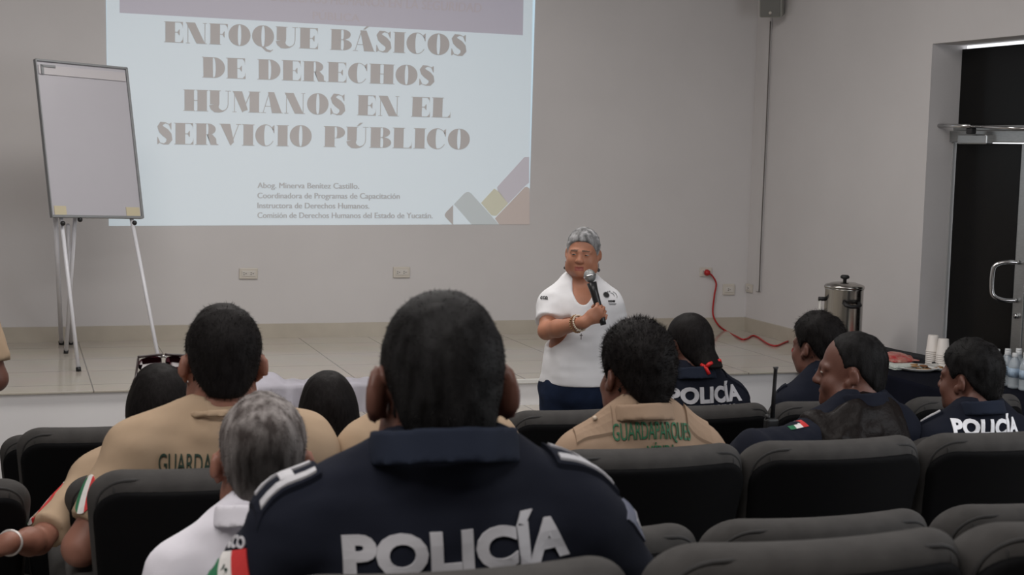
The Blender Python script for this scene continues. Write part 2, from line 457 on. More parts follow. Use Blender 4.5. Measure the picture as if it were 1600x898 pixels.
# conduit on the right wall
pt = hit(1206, 33, 0, XR - .02); pb = hit(1186, 456, 0, XR - .02)
cd = tag(empty('cable_conduit', (XR, float(pb[1]), float(pb[2]))), 'white cable conduit running down the corner from the wall speaker', 'conduit')
bm = bmesh.new(); bx(bm, (-.007, .04, (pt[2] - pb[2]) / 2 + .03), (.014, .06, pt[2] - pb[2] + .06), bevel=.004); frombm('trunking', bm, M_wall, cd)
tubeobj('cable', spline([(-.02, 0, 0), (-.02, .003, .5), (-.02, -.002, 1.1), (-.02, 0, float(pt[2] - pb[2]))], 5), .0038, mat('grey_cable', (.12, .11, .10), .6), cd, 6)
# wall speaker
sp = tag(empty('wall_speaker', tuple(hit(1206, 0, 0, XR - .10))), 'grey loudspeaker tilted down high in the right corner', 'speaker')
sp.rotation_euler = (math.radians(14), 0, math.radians(-38))
M_spk = mat('grey_speaker_plastic', (.34, .34, .31), rough=.5)
bm = bmesh.new(); bx(bm, (0, 0, .02), (.15, .11, .26), bevel=.012); frombm('cabinet', bm, M_spk, sp)
bm = bmesh.new(); bx(bm, (0, -.058, .02), (.132, .012, .242), bevel=.004); frombm('grille', bm, mat('speaker_grille', (.17, .17, .16), .7, bump=.6, bscale=900), sp)
tubeobj('badge', [(0, -.063, -.075), (0, -.068, -.075)], .010, M_plate, sp, 14)
bm = bmesh.new(); bx(bm, (.06, .085, .02), (.035, .08, .05), bevel=.006); frombm('bracket', bm, M_spk, sp)

# red extension cord ------------------------------------------------
M_red = mat('red_cord_rubber', (.42, .012, .014), rough=.42)
def onwall(px, py, off=.02): return tuple(hit(px, py, 1, YB - off))
def onstage(px, py, dz=.006): return tuple(hit(px, py, 2, ZS + dz))
cord_pts = [onwall(1107, 426, .035), onwall(1113, 431, .03), onwall(1119, 443), onwall(1116, 463), onwall(1114, 490), onwall(1122, 507, .03), onwall(1136, 518, .04),
            onstage(1150, 525), onstage(1160, 530), onstage(1168, 528.5), onstage(1175, 524.5), onstage(1183, 526), onstage(1200, 537), onstage(1213, 540), onstage(1226, 535), onstage(1236, 532),
            onstage(1243, 538), onstage(1238, 548), onstage(1245, 551), onstage(1241, 541, .02), onstage(1247, 543, .03), onstage(1258, 552)]
cord = tag(empty('extension_cord', cord_pts[0]), 'red cord from the wall outlet across the stage floor', 'cord')
bm = bmesh.new(); tube(bm, spline([tuple(np.array(p) - np.array(cord_pts[0])) for p in cord_pts], 8), .006, 8); frombm('cable', bm, M_red, cord, True)
bm = bmesh.new(); tube(bm, [(-.005, .028, .0), (-.005, .004, 0), (.01, -.005, -.003)], [.022, .022, .012], 12); frombm('plug', bm, M_red, cord, True)

# flip chart ---------------------------------------------------------
BL = W(81, 338.5, 7.85); BR = W(224, 340.5, 8.25)
ux = BR - BL; bw = np.linalg.norm(ux); ux /= bw
nh = np.cross(ux, [0, 0, 1.]); nh /= np.linalg.norm(nh)          # towards the hall
TLp = None
best = None
for k in np.linspace(0, .5, 101):                                  # how far the board leans back
    for L in np.linspace(.7, 1.1, 81):
        c = BL + L * (np.array([0, 0, 1.]) * math.cos(k) - nh * math.sin(k))
        v = c - CO; d = v @ CF; e = (CXP + FPX * (v @ CR) / d - 55) ** 2 + (CYP - FPX * (v @ CU) / d - 92) ** 2
        if best is None or e < best[0]: best = (e, k, L)
lean, bh = best[1], best[2]
vz = np.array([0, 0, 1.]) * math.cos(lean) - nh * math.sin(lean)
nb = np.cross(ux, vz)
bc = BL + ux * bw / 2
stz = ZS
fc = tag(empty('flip_chart', (bc[0], bc[1], stz)), 'white flip chart board on a thin white stand, left of the slide', 'flip chart')
RB = Matrix((ux, -nb, vz)).transposed()
def bl(u, w, n=0): return tuple(BL + ux * u + vz * w + nb * n - np.array([bc[0], bc[1], stz]))
M_board = mat('whiteboard_enamel', (.475, .465, .505), rough=.3, var=.03, vscale=3)
M_fr = mat('grey_board_frame', (.24, .25, .26), rough=.45, metal=.2)
M_leg = mat('white_painted_tube', (.68, .68, .72), rough=.35)
bm = bmesh.new(); bx(bm, bl(bw / 2, bh / 2, -.012), (bw, .016, bh), RB); frombm('board', bm, M_board, fc)
bm = bmesh.new()
for (u, w, a, b_) in ((bw / 2, .004, bw, .014), (bw / 2, bh - .004, bw, .012), (.003, bh / 2, .007, bh), (bw - .004, bh / 2, .014, bh)):
    bx(bm, bl(u, w, -.008), (a, .028, b_), RB, bevel=.002)
frombm('frame', bm, M_fr, fc)
bm = bmesh.new(); bx(bm, bl(bw / 2, bh - .055, -.001), (bw - .03, .006, .05), RB, bevel=.001)
frombm('clip_bar', bm, mat('pale_clip_bar', (.52, .50, .52), .3), fc)
bm = bmesh.new(); bx(bm, bl(.07, bh - .034, .004), (.085, .008, .012), RB); bx(bm, bl(.034, bh - .055, .004), (.014, .008, .05), RB)
frombm('clip_lever', bm, M_fr, fc)
M_tape = mat('yellowed_tape', (.55, .49, .34), rough=.5)
for (u, w) in ((.055, .035), (bw - .06, .035)):
    bm = bmesh.new(); bx(bm, bl(u, w, -.002), (.085 if u > .1 else .07, .003, .05), RB); frombm('tape', bm, M_tape, fc)
off = np.array([bc[0], bc[1], stz])
def leg(a, b, r=.011, foot=True):
    a = np.array(a) - off; b = np.array(b) - off
    tubeobj('leg', [tuple(a), tuple(b + (a - b) * .02)], r, M_leg, fc, 10)
    if foot: tubeobj('rubber_foot', [tuple(b + (a - b) * .025), tuple(b)], r * 1.25, M_dark, fc, 10)
leg(BL + ux * .07 + vz * .03 - nb * .03, hit(123, 580, 2, ZS))
leg(BR - ux * .06 + vz * .03 - nb * .03, hit(251, 578, 2, ZS))
leg(BL + ux * .17 + vz * .03 - nb * .05, hit(103, 552, 2, ZS))
leg(BL + ux * .06 + vz * .01 - nb * .07, hit(96, 538, 2, ZS), .013)
leg(BL + ux * .14 - vz * .03 - nb * .09, hit(111, 538, 2, ZS), .011)
for (u, w, n) in ((.06, -.035, .0), (.17, -.012, -.01), (bw - .06, -.028, .0)):
    bm = bmesh.new(); bmesh.ops.create_uvsphere(bm, u_segments=10, v_segments=8, radius=.014); bmesh.ops.translate(bm, vec=bl(u, w, n), verts=bm.verts)
    frombm('knob', bm, M_dark, fc, True)

# projected slide ----------------------------------------------------
def wallpt(px, py, off): return tuple(hit(px, py, 1, YB - off))
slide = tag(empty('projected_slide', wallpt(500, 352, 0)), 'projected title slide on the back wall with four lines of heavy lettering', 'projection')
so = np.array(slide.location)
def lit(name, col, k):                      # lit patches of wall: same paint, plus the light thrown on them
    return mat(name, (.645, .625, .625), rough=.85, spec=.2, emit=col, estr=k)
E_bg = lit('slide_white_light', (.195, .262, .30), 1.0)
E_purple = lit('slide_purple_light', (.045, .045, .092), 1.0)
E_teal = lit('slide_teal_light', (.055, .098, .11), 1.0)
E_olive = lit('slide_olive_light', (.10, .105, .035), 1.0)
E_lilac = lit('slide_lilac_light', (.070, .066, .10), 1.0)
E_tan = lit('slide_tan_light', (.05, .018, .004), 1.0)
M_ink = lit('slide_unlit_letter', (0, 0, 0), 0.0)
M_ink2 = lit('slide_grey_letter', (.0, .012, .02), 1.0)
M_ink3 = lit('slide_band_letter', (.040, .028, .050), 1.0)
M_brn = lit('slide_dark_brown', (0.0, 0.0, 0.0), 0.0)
def flat(name, polys, m, off, parent=slide, th=.001):
    bm = bmesh.new()
    for pl in polys:
        a = [bm.verts.new(tuple(np.array(wallpt(x, y, off)) - so)) for x, y in pl]
        try: f = bm.faces.new(a)
        except ValueError: continue
    bmesh.ops.triangulate(bm, faces=bm.faces)
    r = bmesh.ops.extrude_face_region(bm, geom=bm.faces[:])
    bmesh.ops.translate(bm, vec=(0, th, 0), verts=[v for v in r['geom'] if isinstance(v, bmesh.types.BMVert)])
    return frombm(name, bm, m, parent)
sc = lambda x, y: (660 + x / 6.906, 230 + y / 6.906)
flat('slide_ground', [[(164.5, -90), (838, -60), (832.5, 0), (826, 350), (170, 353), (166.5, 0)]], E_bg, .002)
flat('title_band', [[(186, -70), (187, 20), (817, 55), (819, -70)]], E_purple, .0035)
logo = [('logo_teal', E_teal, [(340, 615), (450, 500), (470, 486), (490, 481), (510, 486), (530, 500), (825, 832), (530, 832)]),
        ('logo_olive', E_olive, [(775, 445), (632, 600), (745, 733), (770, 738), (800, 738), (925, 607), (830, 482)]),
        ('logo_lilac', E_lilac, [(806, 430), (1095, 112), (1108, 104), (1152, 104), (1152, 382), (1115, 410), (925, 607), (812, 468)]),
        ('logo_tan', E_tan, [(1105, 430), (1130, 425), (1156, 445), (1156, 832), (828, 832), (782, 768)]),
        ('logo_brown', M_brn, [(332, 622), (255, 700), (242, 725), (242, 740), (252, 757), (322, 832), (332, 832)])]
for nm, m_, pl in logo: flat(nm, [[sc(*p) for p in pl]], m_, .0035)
# heavy high-contrast capitals, drawn as outlines in a unit-height box
ST, HL, SF = .46, .035, .03
def rect(x0, y0, x1, y1): return [(x0, y0), (x1, y0), (x1, y1), (x0, y1)]
def stem(x, w=ST): return [rect(x, 0, x + w, 1), rect(x - .06, 0, x + w + .06, SF), rect(x - .06, 1 - SF, x + w + .06, 1)]
def thin(x): return [rect(x, 0, x + HL, 1), rect(x - .08, 0, x + .08 + HL, SF), rect(x - .08, 1 - SF, x + .08 + HL, 1)]
def arc(cx, cy, rx, ry, a0, a1, n=18): return [(cx + rx * math.cos(a0 + (a1 - a0) * i / n), cy + ry * math.sin(a0 + (a1 - a0) * i / n)) for i in range(n + 1)]
def cres(cx, cy, rx, ry, side, t):
    a0, a1 = (math.pi / 2, 3 * math.pi / 2) if side < 0 else (-math.pi / 2, math.pi / 2)
    o = arc(cx, cy, rx, ry, a0, a1); i = arc(cx, cy, max(rx - t, .01), ry - HL, a0, a1)
    return [[o[k], o[k + 1], i[k + 1], i[k]] for k in range(len(o) - 1)]
def band(c, w):
    out = []
    c = [np.array(p) for p in c]; L = []; Rr = []
    for i in range(len(c)):
        t = c[min(i + 1, len(c) - 1)] - c[max(i - 1, 0)]; t = t / np.linalg.norm(t); n = np.array([-t[1], t[0]])
        L.append(tuple(c[i] + n * w[i] / 2)); Rr.append(tuple(c[i] - n * w[i] / 2))
    return [[L[i], L[i + 1], Rr[i + 1], Rr[i]] for i in range(len(c) - 1)]
def G(ch):
    acc = None
    if ch in 'ÁÚÍ': acc = ch; ch = {'Á': 'A', 'Ú': 'U', 'Í': 'I'}[ch]
    p = []; w = 1.0
    armT = [rect(.5, 1 - HL, .90, 1), [(.90, 1), (.78, 1 - HL), (.88, .84), (.90, .68)]]
    armB = [rect(.5, 0, .92, HL), [(.92, 0), (.92, .34), (.89, .16), (.78, HL)]]
    mid = [rect(.5, .48, .72, .52), [(.72, .36), (.75, .36), (.75, .64), (.72, .64), (.64, .52), (.64, .48)]]
    if ch == 'E': p = stem(.07) + armT + armB + mid; w = .96
    elif ch == 'F': p = stem(.07) + armT + mid; w = .9
    elif ch == 'L': p = stem(.07) + armB; w = .96
    elif ch == 'I': p = stem(.07); w = .60
    elif ch == 'H': p = stem(.07) + stem(.69) + [rect(.5, .48, .72, .52)]; w = 1.22
    elif ch == 'N': p = thin(.13) + thin(.93) + [[(.05, 1), (.48, 1), (.965, 0), (.55, 0)]]; w = 1.1
    elif ch == 'M': p = thin(.12) + stem(.86) + [[(.05, 1), (.50, 1), (.78, .12), (.50, .02)], [(.50, .02), (.54, .0), (.95, 1), (.90, 1)]]; w = 1.38
    elif ch == 'A': p = [[(.08, 0), (.11, 0), (.42, 1), (.38, 1)], [(.33, 1), (.63, 1), (1.01, 0), (.53, 0)], rect(.2, .30, .62, .335), rect(0, 0, .24, SF), rect(.52, 0, 1.05, SF)]; w = 1.05
    elif ch == 'V': p = [[(.02, 1), (.50, 1), (.68, .14), (.5, 0)], [(.5, 0), (.55, .0), (.92, 1), (.88, 1)], rect(-.02, 1 - SF, .5, 1), rect(.78, 1 - SF, 1.02, 1)]; w = 1.02
    elif ch == 'U': p = [rect(.05, .34, .50, 1), rect(.0, 1 - SF, .56, 1), rect(.90, .34, .935, 1), rect(.78, 1 - SF, 1.05, 1)] + band([(.25, .34), (.28, .2), (.36, .1), (.5, .04), (.66, .03), (.8, .1), (.89, .22), (.918, .36)], [.50, .44, .33, .18, .07, .04, .035, .035]); w = 1.06
    elif ch in 'OQ':
        p = cres(.5, .5, .5, .52, -1, .44) + cres(.54, .5, .5, .52, 1, .44) + [rect(.5, .985, .54, 1.02), rect(.5, -.02, .54, .015)]; w = 1.08
        if ch == 'Q': p += [[(.42, .0), (.62, -.02), (.72, -.12), (.9, -.16), (.98, -.10), (1.0, -.14), (.86, -.26), (.66, -.22)]]
    elif ch == 'C': p = cres(.5, .5, .5, .52, -1, .42) + band(arc(.5, .5, .40, .5, math.pi / 2, .55, 8), [.035] * 9) + band(arc(.5, .5, .40, .5, -math.pi / 2, -.55, 8), [.035] * 9) + [[(.90, 1.0), (.90, .62), (.86, .62), (.78, .9)]]; w = .96
    elif ch == 'D': p = stem(.07) + [rect(.4, 1 - HL, .56, 1), rect(.4, 0, .56, HL)] + cres(.58, .5, .52, .5, 1, .44); w = 1.12
    elif ch == 'B': p = stem(.07) + [rect(.4, 1 - HL, .6, 1), rect(.4, 0, .6, HL), rect(.4, .49, .64, .525)] + cres(.62, .757, .36, .243, 1, .33) + cres(.62, .262, .42, .262, 1, .38); w = 1.06
    elif ch == 'P': p = stem(.07) + [rect(.4, 1 - HL, .58, 1), rect(.4, .42, .58, .455)] + cres(.60, .71, .42, .29, 1, .38); w = 1.04
    elif ch == 'R': p = stem(.07) + [rect(.4, 1 - HL, .58, 1), rect(.4, .46, .58, .495)] + cres(.60, .73, .38, .27, 1, .35) + [[(.56, .49), (.82, .49), (1.0, .3), (1.02, .06), (1.12, .03), (1.11, 0), (.74, 0), (.68, .2), (.62, .4)]]; w = 1.13
    elif ch == 'S':
        c = [(.64, .80), (.56, .93), (.40, .985), (.22, .95), (.16, .82), (.24, .67), (.40, .54), (.54, .40), (.60, .22), (.50, .06), (.34, .01), (.16, .06), (.06, .22)]
        p = band(c, [.03, .035, .06, .19, .28, .36, .40, .36, .28, .18, .06, .035, .03]) + [[(.66, 1.0), (.69, 1.0), (.69, .68), (.66, .68), (.56, .92)], [(.02, 0), (.05, 0), (.16, .08), (.05, .33), (.02, .33)]]; w = .78
    if acc: cx = {'A': .52, 'U': .55, 'I': .27}[ch]; p = p + [[(cx - .06, 1.04), (cx + .04, 1.04), (cx + .24, 1.2), (cx + .1, 1.2)]]
    return p, w
def title_line(txt, bl_, tl_, br_, tr_, name='title_lettering', m=M_ink):
    gl = []; x = 0; wi = 0
    for ch in txt:
        if ch == ' ': x += .48; wi += 1; continue
        p, w = G(ch)
        for q in p: gl.append((wi, [(x + a, b) for a, b in q]))
        x += w + .03
    x -= .03
    A = [np.array(v, float) for v in (bl_, br_, tl_, tr_)]
    out = []
    for wi, q in gl:
        o = []
        for a, b in q:
            t = a / x; lo = A[0] * (1 - t) + A[1] * t; hi = A[2] * (1 - t) + A[3] * t; o.append(tuple(lo + (hi - lo) * b))
        out.append((wi, o))
    for k in sorted({w_ for w_, _ in out}):                 # each word a part of its own
        bm = bmesh.new()
        for j, pl in enumerate([o for w_, o in out if w_ == k]):
            area = sum(pl[i][0] * pl[(i + 1) % len(pl)][1] - pl[(i + 1) % len(pl)][0] * pl[i][1] for i in range(len(pl)))
            if area > 0: pl = pl[::-1]
            a = [bm.verts.new(tuple(np.array(wallpt(px, py, .0045 + .00018 * (j % 9))) - so)) for px, py in pl]
            try: bm.faces.new(a)
            except ValueError: pass
        bmesh.ops.triangulate(bm, faces=bm.faces)
        me = bpy.data.meshes.new(name); bm.to_mesh(me); bm.free(); link(name, me, m, slide, False)
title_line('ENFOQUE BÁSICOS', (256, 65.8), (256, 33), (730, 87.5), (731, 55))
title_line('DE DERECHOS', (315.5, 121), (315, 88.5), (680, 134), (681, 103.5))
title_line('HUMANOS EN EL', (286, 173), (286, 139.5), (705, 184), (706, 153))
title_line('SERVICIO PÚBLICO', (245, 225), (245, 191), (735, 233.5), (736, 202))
def text_mesh(txt, bold=0.0, spacing=1.0):
    cu = bpy.data.curves.new('t', 'FONT'); cu.body = txt; cu.size = 1.0; cu.offset = bold; cu.space_character = spacing; cu.resolution_u = 4
    o = bpy.data.objects.new('t', cu); COL.objects.link(o)
    dg = bpy.context.evaluated_depsgraph_get(); me = bpy.data.meshes.new_from_object(o.evaluated_get(dg))
    V = np.array([v.co[:2] for v in me.vertices]); Fc = [tuple(p.vertices) for p in me.polygons]
    bpy.data.objects.remove(o); bpy.data.curves.remove(cu); bpy.data.meshes.remove(me)
    return V, Fc
_capH = None
def small_line(txt, bl_, tl_, br_, tr_, m=M_ink2, bold=.0, name='caption_lettering'):
    global _capH
    if _capH is None:
        v, _ = text_mesh('H'); _capH = v[:, 1].max()
    V, Fc = text_mesh(txt, bold)
    x0, x1 = V[:, 0].min(), V[:, 0].max(); A = [np.array(v, float) for v in (bl_, br_, tl_, tr_)]
    bm = bmesh.new(); vs = []
    for dx in (-.35, .35):                                  # a heavier weight
        vs = []
        for a, b in V:
            t = (a - x0) / (x1 - x0); lo = A[0] * (1 - t) + A[1] * t; hi = A[2] * (1 - t) + A[3] * t; p = lo + (hi - lo) * (b / _capH)
            vs.append(bm.verts.new(tuple(np.array(wallpt(p[0] + dx, p[1], .0045 + .0005 * (dx > 0))) - so)))
        for f in Fc:
            try: bm.faces.new([vs[i] for i in f])
            except ValueError: pass
    r = bmesh.ops.extrude_face_region(bm, geom=bm.faces[:])
    bmesh.ops.translate(bm, vec=(0, .001, 0), verts=[v for v in r['geom'] if isinstance(v, bmesh.types.BMVert)])
    return frombm(name, bm, m, slide)
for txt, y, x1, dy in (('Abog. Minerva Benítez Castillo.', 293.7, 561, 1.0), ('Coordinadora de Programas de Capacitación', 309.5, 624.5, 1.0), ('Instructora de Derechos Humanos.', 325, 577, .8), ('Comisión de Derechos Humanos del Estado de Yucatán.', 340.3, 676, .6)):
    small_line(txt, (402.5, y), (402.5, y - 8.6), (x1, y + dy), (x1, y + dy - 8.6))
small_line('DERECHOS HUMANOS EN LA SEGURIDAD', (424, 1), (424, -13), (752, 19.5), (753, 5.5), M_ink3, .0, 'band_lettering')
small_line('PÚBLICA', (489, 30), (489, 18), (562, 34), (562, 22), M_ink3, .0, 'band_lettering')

# white cloth hanging over the stage edge
M_sheet = mat('white_cotton_sheet', (.80, .78, .85), rough=.8, bump=.15, bscale=120)
xa = float(hit(398, 600, 1, YS)[0]); xb = float(hit(584, 625, 1, YS)[0])
bm = bmesh.new(); nx, nz = 60, 40
vv = []
for i in range(nx + 1):
    row = []; u = i / nx; x = xa + (xb - xa) * u
    drop = .03 * max(0, (u - .55)) / .45
    for j in range(nz + 1):
        v = j / nz
        fold = .012 * math.sin(u * 26 + 1.5 * math.sin(v * 2)) + .008 * math.sin(u * 47 + 1)
        if v < .22:
            t = v / .22; y = YS + .16 * (1 - t) - .035; z = ZS + .008 + max(0, .055 * math.sin(math.pi * min(1, t * .8 + .2)) * math.exp(-((u - .12) / .12) ** 2)) + .004 * math.sin(u * 40)
        else:
            t = (v - .22) / .78; y = YS - .042 - fold * min(1, t * 4) - .012 * t - .012; z = ZS + .006 - t * .52
        row.append(bm.verts.new((x, y, z)))
    vv.append(row)
for i in range(nx):
    for j in range(nz): bm.faces.new((vv[i][j], vv[i + 1][j], vv[i + 1][j + 1], vv[i][j + 1]))
r = bmesh.ops.solidify(bm, geom=bm.faces[:], thickness=.003)
o = frombm('white_sheet', bm, M_sheet, None, True); tag(o, 'white cloth draped over the stage edge behind the long-haired head', 'cloth')
# ================================================================== theatre seats
M_fab = mat('charcoal_seat_fabric', (.062, .059, .057), rough=.9, spec=.2, var=.2, vscale=22, bump=.25, bscale=700)
M_fabd = mat('dark_seat_piping', (.022, .021, .021), rough=.8)
M_shell = mat('black_seat_shell', (.004, .004, .0045), rough=.75, spec=.08, bump=.15, bscale=500)
RECL = .24
CH, CW = .97, .23
def backwarp(q):
    x, y, z = q[..., 0], q[..., 1], q[..., 2]
    return np.stack([x, y + RECL * (z) - .75 * x * x, z], -1)
def sd_slab(hw, hh, th, rc, rr):
    def fn(P):
        q = backwarp(P - np.float32([0, 0.06, .705]))
        x, y, z = q[..., 0], q[..., 1], q[..., 2]
        taper = 1 - .10 * np.clip(-z / .27, -1, 1)                 # slightly narrower low down
        x = x / taper
        ax = np.abs(x) - hw + rc; az = np.abs(z) - hh + rc
        d2 = np.hypot(np.maximum(ax, 0), np.maximum(az, 0)) + np.minimum(np.maximum(ax, az), 0) - rc
        wx = d2 + rr; wy = np.abs(y) - th + rr
        return np.hypot(np.maximum(wx, 0), np.maximum(wy, 0)) + np.minimum(np.maximum(wx, wy), 0) - rr
    return fn
def outline(hw, hh, rc, yoff, n=8, z0=-.2):
    pts = []
    for a0, cx_, cz in ((math.pi, -hw + rc, hh - rc), (math.pi / 2, hw - rc, hh - rc)):
        for k in range(n + 1):
            a = a0 - k * math.pi / 2 / n; pts.append((cx_ + rc * math.cos(a), cz + rc * math.sin(a)))
    pts = [(-hw, z0)] + pts + [(hw, z0)]
    out = []
    for x, z in pts:
        x2 = x * (1 - .10 * min(1, max(-1, -z / .27)))
        out.append((x2, .06 + yoff - RECL * z + .75 * x2 * x2, .705 + z))
    return out
F = Field(.006); F.add(sd_slab(.232, .265, .048, .075, .046), (-.26, -.12, .40), (.26, .22, .99))
me_pad = meshfrom('seat_back_pad', *F.build())
F = Field(.006); F.add(lambda P: sd_slab(.224, .236, .014, .066, .013)(P - np.float32([0, -.045 + .24 * .009, -.009])), (-.26, -.16, .40), (.26, .2, .97))
me_shell = meshfrom('seat_back_shell', *F.build())
F = Field(.009); F.rbox((0, .275, .43), (.195, .20, .055), .05); me_cush = meshfrom('seat_cushion', *F.build())
F = Field(.007); F.rbox((0, .22, .685), (.042, .19, .034), .032); me_arm = meshfrom('armrest_pad', *F.build())
def seat_proto():
    r = empty('theater_seat')
    link('backrest', me_pad, M_fab, r)
    link('back_shell', me_shell, M_shell, r)
    link('seat', me_cush, M_fab, r)
    bm = bmesh.new(); tube(bm, outline(.2165, .2495, .066, -.036), .004, 6); frombm('piping', bm, M_fabd, r, True)
    for sx in (-1, 1):
        bm = bmesh.new()
        tube(bm, [(sx * .197, .06 + yy - RECL * (.252 + zz) + .75 * .0388, .705 + .252 + zz) for yy, zz in ((-.047, -.045), (-.043, -.022), (-.032, -.009), (-.016, -.001), (0, .001), (.016, -.001), (.032, -.009), (.043, -.022))], .0032, 6)
        frombm('seam_piping', bm, M_fabd, r, True)
    a = link('armrest', me_arm, M_fab, r); a.location = (-.2425, 0, 0)       # shared with the next seat
    box('side_panel', (-.2425, .2, .33), (.028, .26, .66), M_shell, r, .008)
    box('underframe', (-.01, .22, .355), (.45, .05, .04), M_shell, r, .006)
    return r
_first = [None]
def put_seat(row, px, side, label, dz=0.0, dy=0.0, rz=0.0):
    """px: photo column of the seat back's left (side=-1) or right (+1) top corner"""
    y = ROWY[row] + dy; z = FL[row] + CH + dz
    pyy = 700
    for _ in range(12):                                             # where row plane and seat-top height meet in that column
        p = hit(px, pyy, 1, y); pyy += (p[2] - z) * FPX / ((p - CO) @ CF)
    x = float(p[0]) - side * CW
    loc = (x, y, FL[row] + dz)
    if _first[0] is None:
        r = seat_proto(); _first[0] = r; r.location = loc; r.rotation_euler = (0, 0, rz); tag(r, label, 'theater seat', 'theater seats in the audience')
    else: r = dup(_first[0], loc, rz, label, 'theater seats in the audience')
    return r
seatX = {}
put_seat(1, 1053, -1, 'charcoal theater seat nearest the camera, low at right of the big officer')
put_seat(1, 1540, -1, 'charcoal theater seat cut by the bottom right corner of the photo')
put_seat(1, 988, 1, 'charcoal theater seat that the nearest officer sits in', dz=-.008)
put_seat(2, 1130, -1, 'empty charcoal theater seat directly ahead of the nearest empty seat')
put_seat(2, 1497, -1, 'charcoal theater seat at the right edge, second row from the camera')
put_seat(2, 1094, 1, 'charcoal theater seat whose corner shows beside the nearest officer\'s right arm')
put_seat(2, 520, 1, 'charcoal theater seat hidden behind the grey-haired man in white', dz=-.05)
put_seat(3, 1183, -1, 'charcoal theater seat behind the officer in the quilted vest, broad black back')
put_seat(3, 1462, -1, 'charcoal theater seat at right edge below the cropped POLICÍA shirt')
put_seat(3, 1163, 1, 'charcoal theater seat of the ranger with GUARDAPARQUES on his back')
put_seat(3, 152, -1, 'charcoal theater seat of the ranger at left, beside the man in white')
put_seat(3, 535, -1, 'charcoal theater seat behind the tan shirt that the nearest officer hides')
put_seat(4, 114, -1, 'charcoal theater seat with the woman wearing sunglasses on her hair')
put_seat(4, 36, 1, 'charcoal theater seat whose top corner shows at the far left edge')
put_seat(4, 640, 1, 'charcoal theater seat of the woman with long black hair')
put_seat(4, 1215, -1, 'charcoal theater seat of the officer in the quilted vest')
put_seat(4, 1440, -1, 'charcoal theater seat of the officer at the right edge')
put_seat(5, 806, -1, 'charcoal theater seat just below the standing speaker')
put_seat(5, 1204, 1, 'charcoal theater seat of the policewoman with the red hair ties')
put_seat(5, 1218, -1, 'charcoal theater seat of the farthest officer, before the coffee urn')
put_seat(5, 1432, -1, 'charcoal theater seat peeking out between the refreshment table and right edge')
put_seat(5, 36, -1, 'charcoal theater seat at far left with broad black back against the white stage')
put_seat(6, 8, -1, 'charcoal theater seat farthest left, its edge showing past the next seat')
put_seat(6, 824, 1, 'charcoal theater seat mostly hidden, low at left of the speaker\'s legs')

# ================================================================== people
SK = lambda n, c: mat(n, c, rough=.5, spec=.4, var=.18, vscale=14, bump=.12, bscale=350)
M_skin = SK('brown_skin', (.135, .057, .040))
M_skin2 = SK('tan_skin', (.29, .13, .09))
M_skinW = SK('warm_brown_skin', (.46, .205, .125))
M_lip = mat('lip_skin', (.33, .10, .08), rough=.4)
M_brow = mat('brow_hair', (.14, .075, .05), rough=.7)
M_eyew = mat('eye_white', (.30, .26, .23), rough=.2); M_iris = mat('dark_iris', (.012, .007, .005), rough=.1)
def hairmat(n, c, c2, vs=160, rough=.58): return mat(n, c, rough=rough, spec=.10, var=.6, col2=c2, vscale=vs, stretch=(1, 1, .25), bump=.5, bscale=420)
M_hairB = hairmat('black_hair', (.011, .0095, .0095), (.005, .004, .004))
M_hairG = hairmat('salt_and_pepper_hair', (.30, .275, .265), (.075, .062, .058), 55, .6)
def greyhair(m, c, r0, r1, k0):
    """a darker crown and nape in grey hair: darker strands around one point of the head"""
    t = m.node_tree; b = t.nodes['Principled BSDF']; src = b.inputs['Base Color'].links[0].from_socket
    tc = t.nodes.new('ShaderNodeTexCoord'); vm = t.nodes.new('ShaderNodeVectorMath'); vm.operation = 'DISTANCE'; vm.inputs[1].default_value = c
    t.links.new(tc.outputs['Object'], vm.inputs[0])
    mr = t.nodes.new('ShaderNodeMapRange'); mr.inputs[1].default_value = r0; mr.inputs[2].default_value = r1; mr.inputs[3].default_value = k0; mr.inputs[4].default_value = 1.0
    t.links.new(vm.outputs['Value'], mr.inputs[0])
    mx = t.nodes.new('ShaderNodeVectorMath'); mx.operation = 'SCALE'; t.links.new(src, mx.inputs[0]); t.links.new(mr.outputs[0], mx.inputs['Scale']); t.links.new(mx.outputs[0], b.inputs['Base Color'])
M_hairW = hairmat('silver_hair', (.42, .42, .43), (.10, .10, .10), 45, .5)
M_hairF = hairmat('greying_black_hair', (.015, .0145, .015), (.004, .0036, .0036), 60, .55)
def cloth(n, c, v=.15): return mat(n, c, rough=.9, spec=.15, var=v, vscale=9, bump=.25, bscale=900)
M_navy = cloth('navy_uniform_twill', (.0105, .0125, .0215)); M_navyl = cloth('navy_collar_twill', (.016, .021, .036))
M_tan = cloth('tan_ranger_cotton', (.43, .315, .215), .1)
M_tan2 = cloth('tan_ranger_twill', (.36, .255, .18), .1)
M_wht = cloth('white_shirt_cotton', (.76, .74, .80), .04)
M_tee = cloth('white_tee_cotton', (.80, .80, .82), .03)
M_jean = cloth('dark_blue_denim', (.018, .030, .068), .6)
M_trou = cloth('dark_trouser_twill', (.012, .013, .018))
M_shoe = mat('black_shoe_leather', (.01, .01, .01), rough=.3)
M_thr = mat('white_reflective_lettering', (.46, .455, .48), rough=.55, bump=.1, bscale=900)
M_thrb = mat('bright_white_lettering', (.92, .92, .95), rough=.5)
M_grn = mat('green_embroidery', (.02, .13, .06), rough=.7); M_grnd = mat('dark_green_embroidery', (.012, .035, .022), rough=.7)
M_flagr = mat('flag_red', (.55, .03, .03), rough=.6); M_flagw = mat('flag_white', (.72, .70, .68), rough=.6); M_flagg = mat('flag_green', (.02, .16, .07), rough=.6)
M_btn = mat('tan_button', (.45, .36, .27), rough=.35)
M_lace = mat('black_print', (.02, .02, .02), rough=.6)

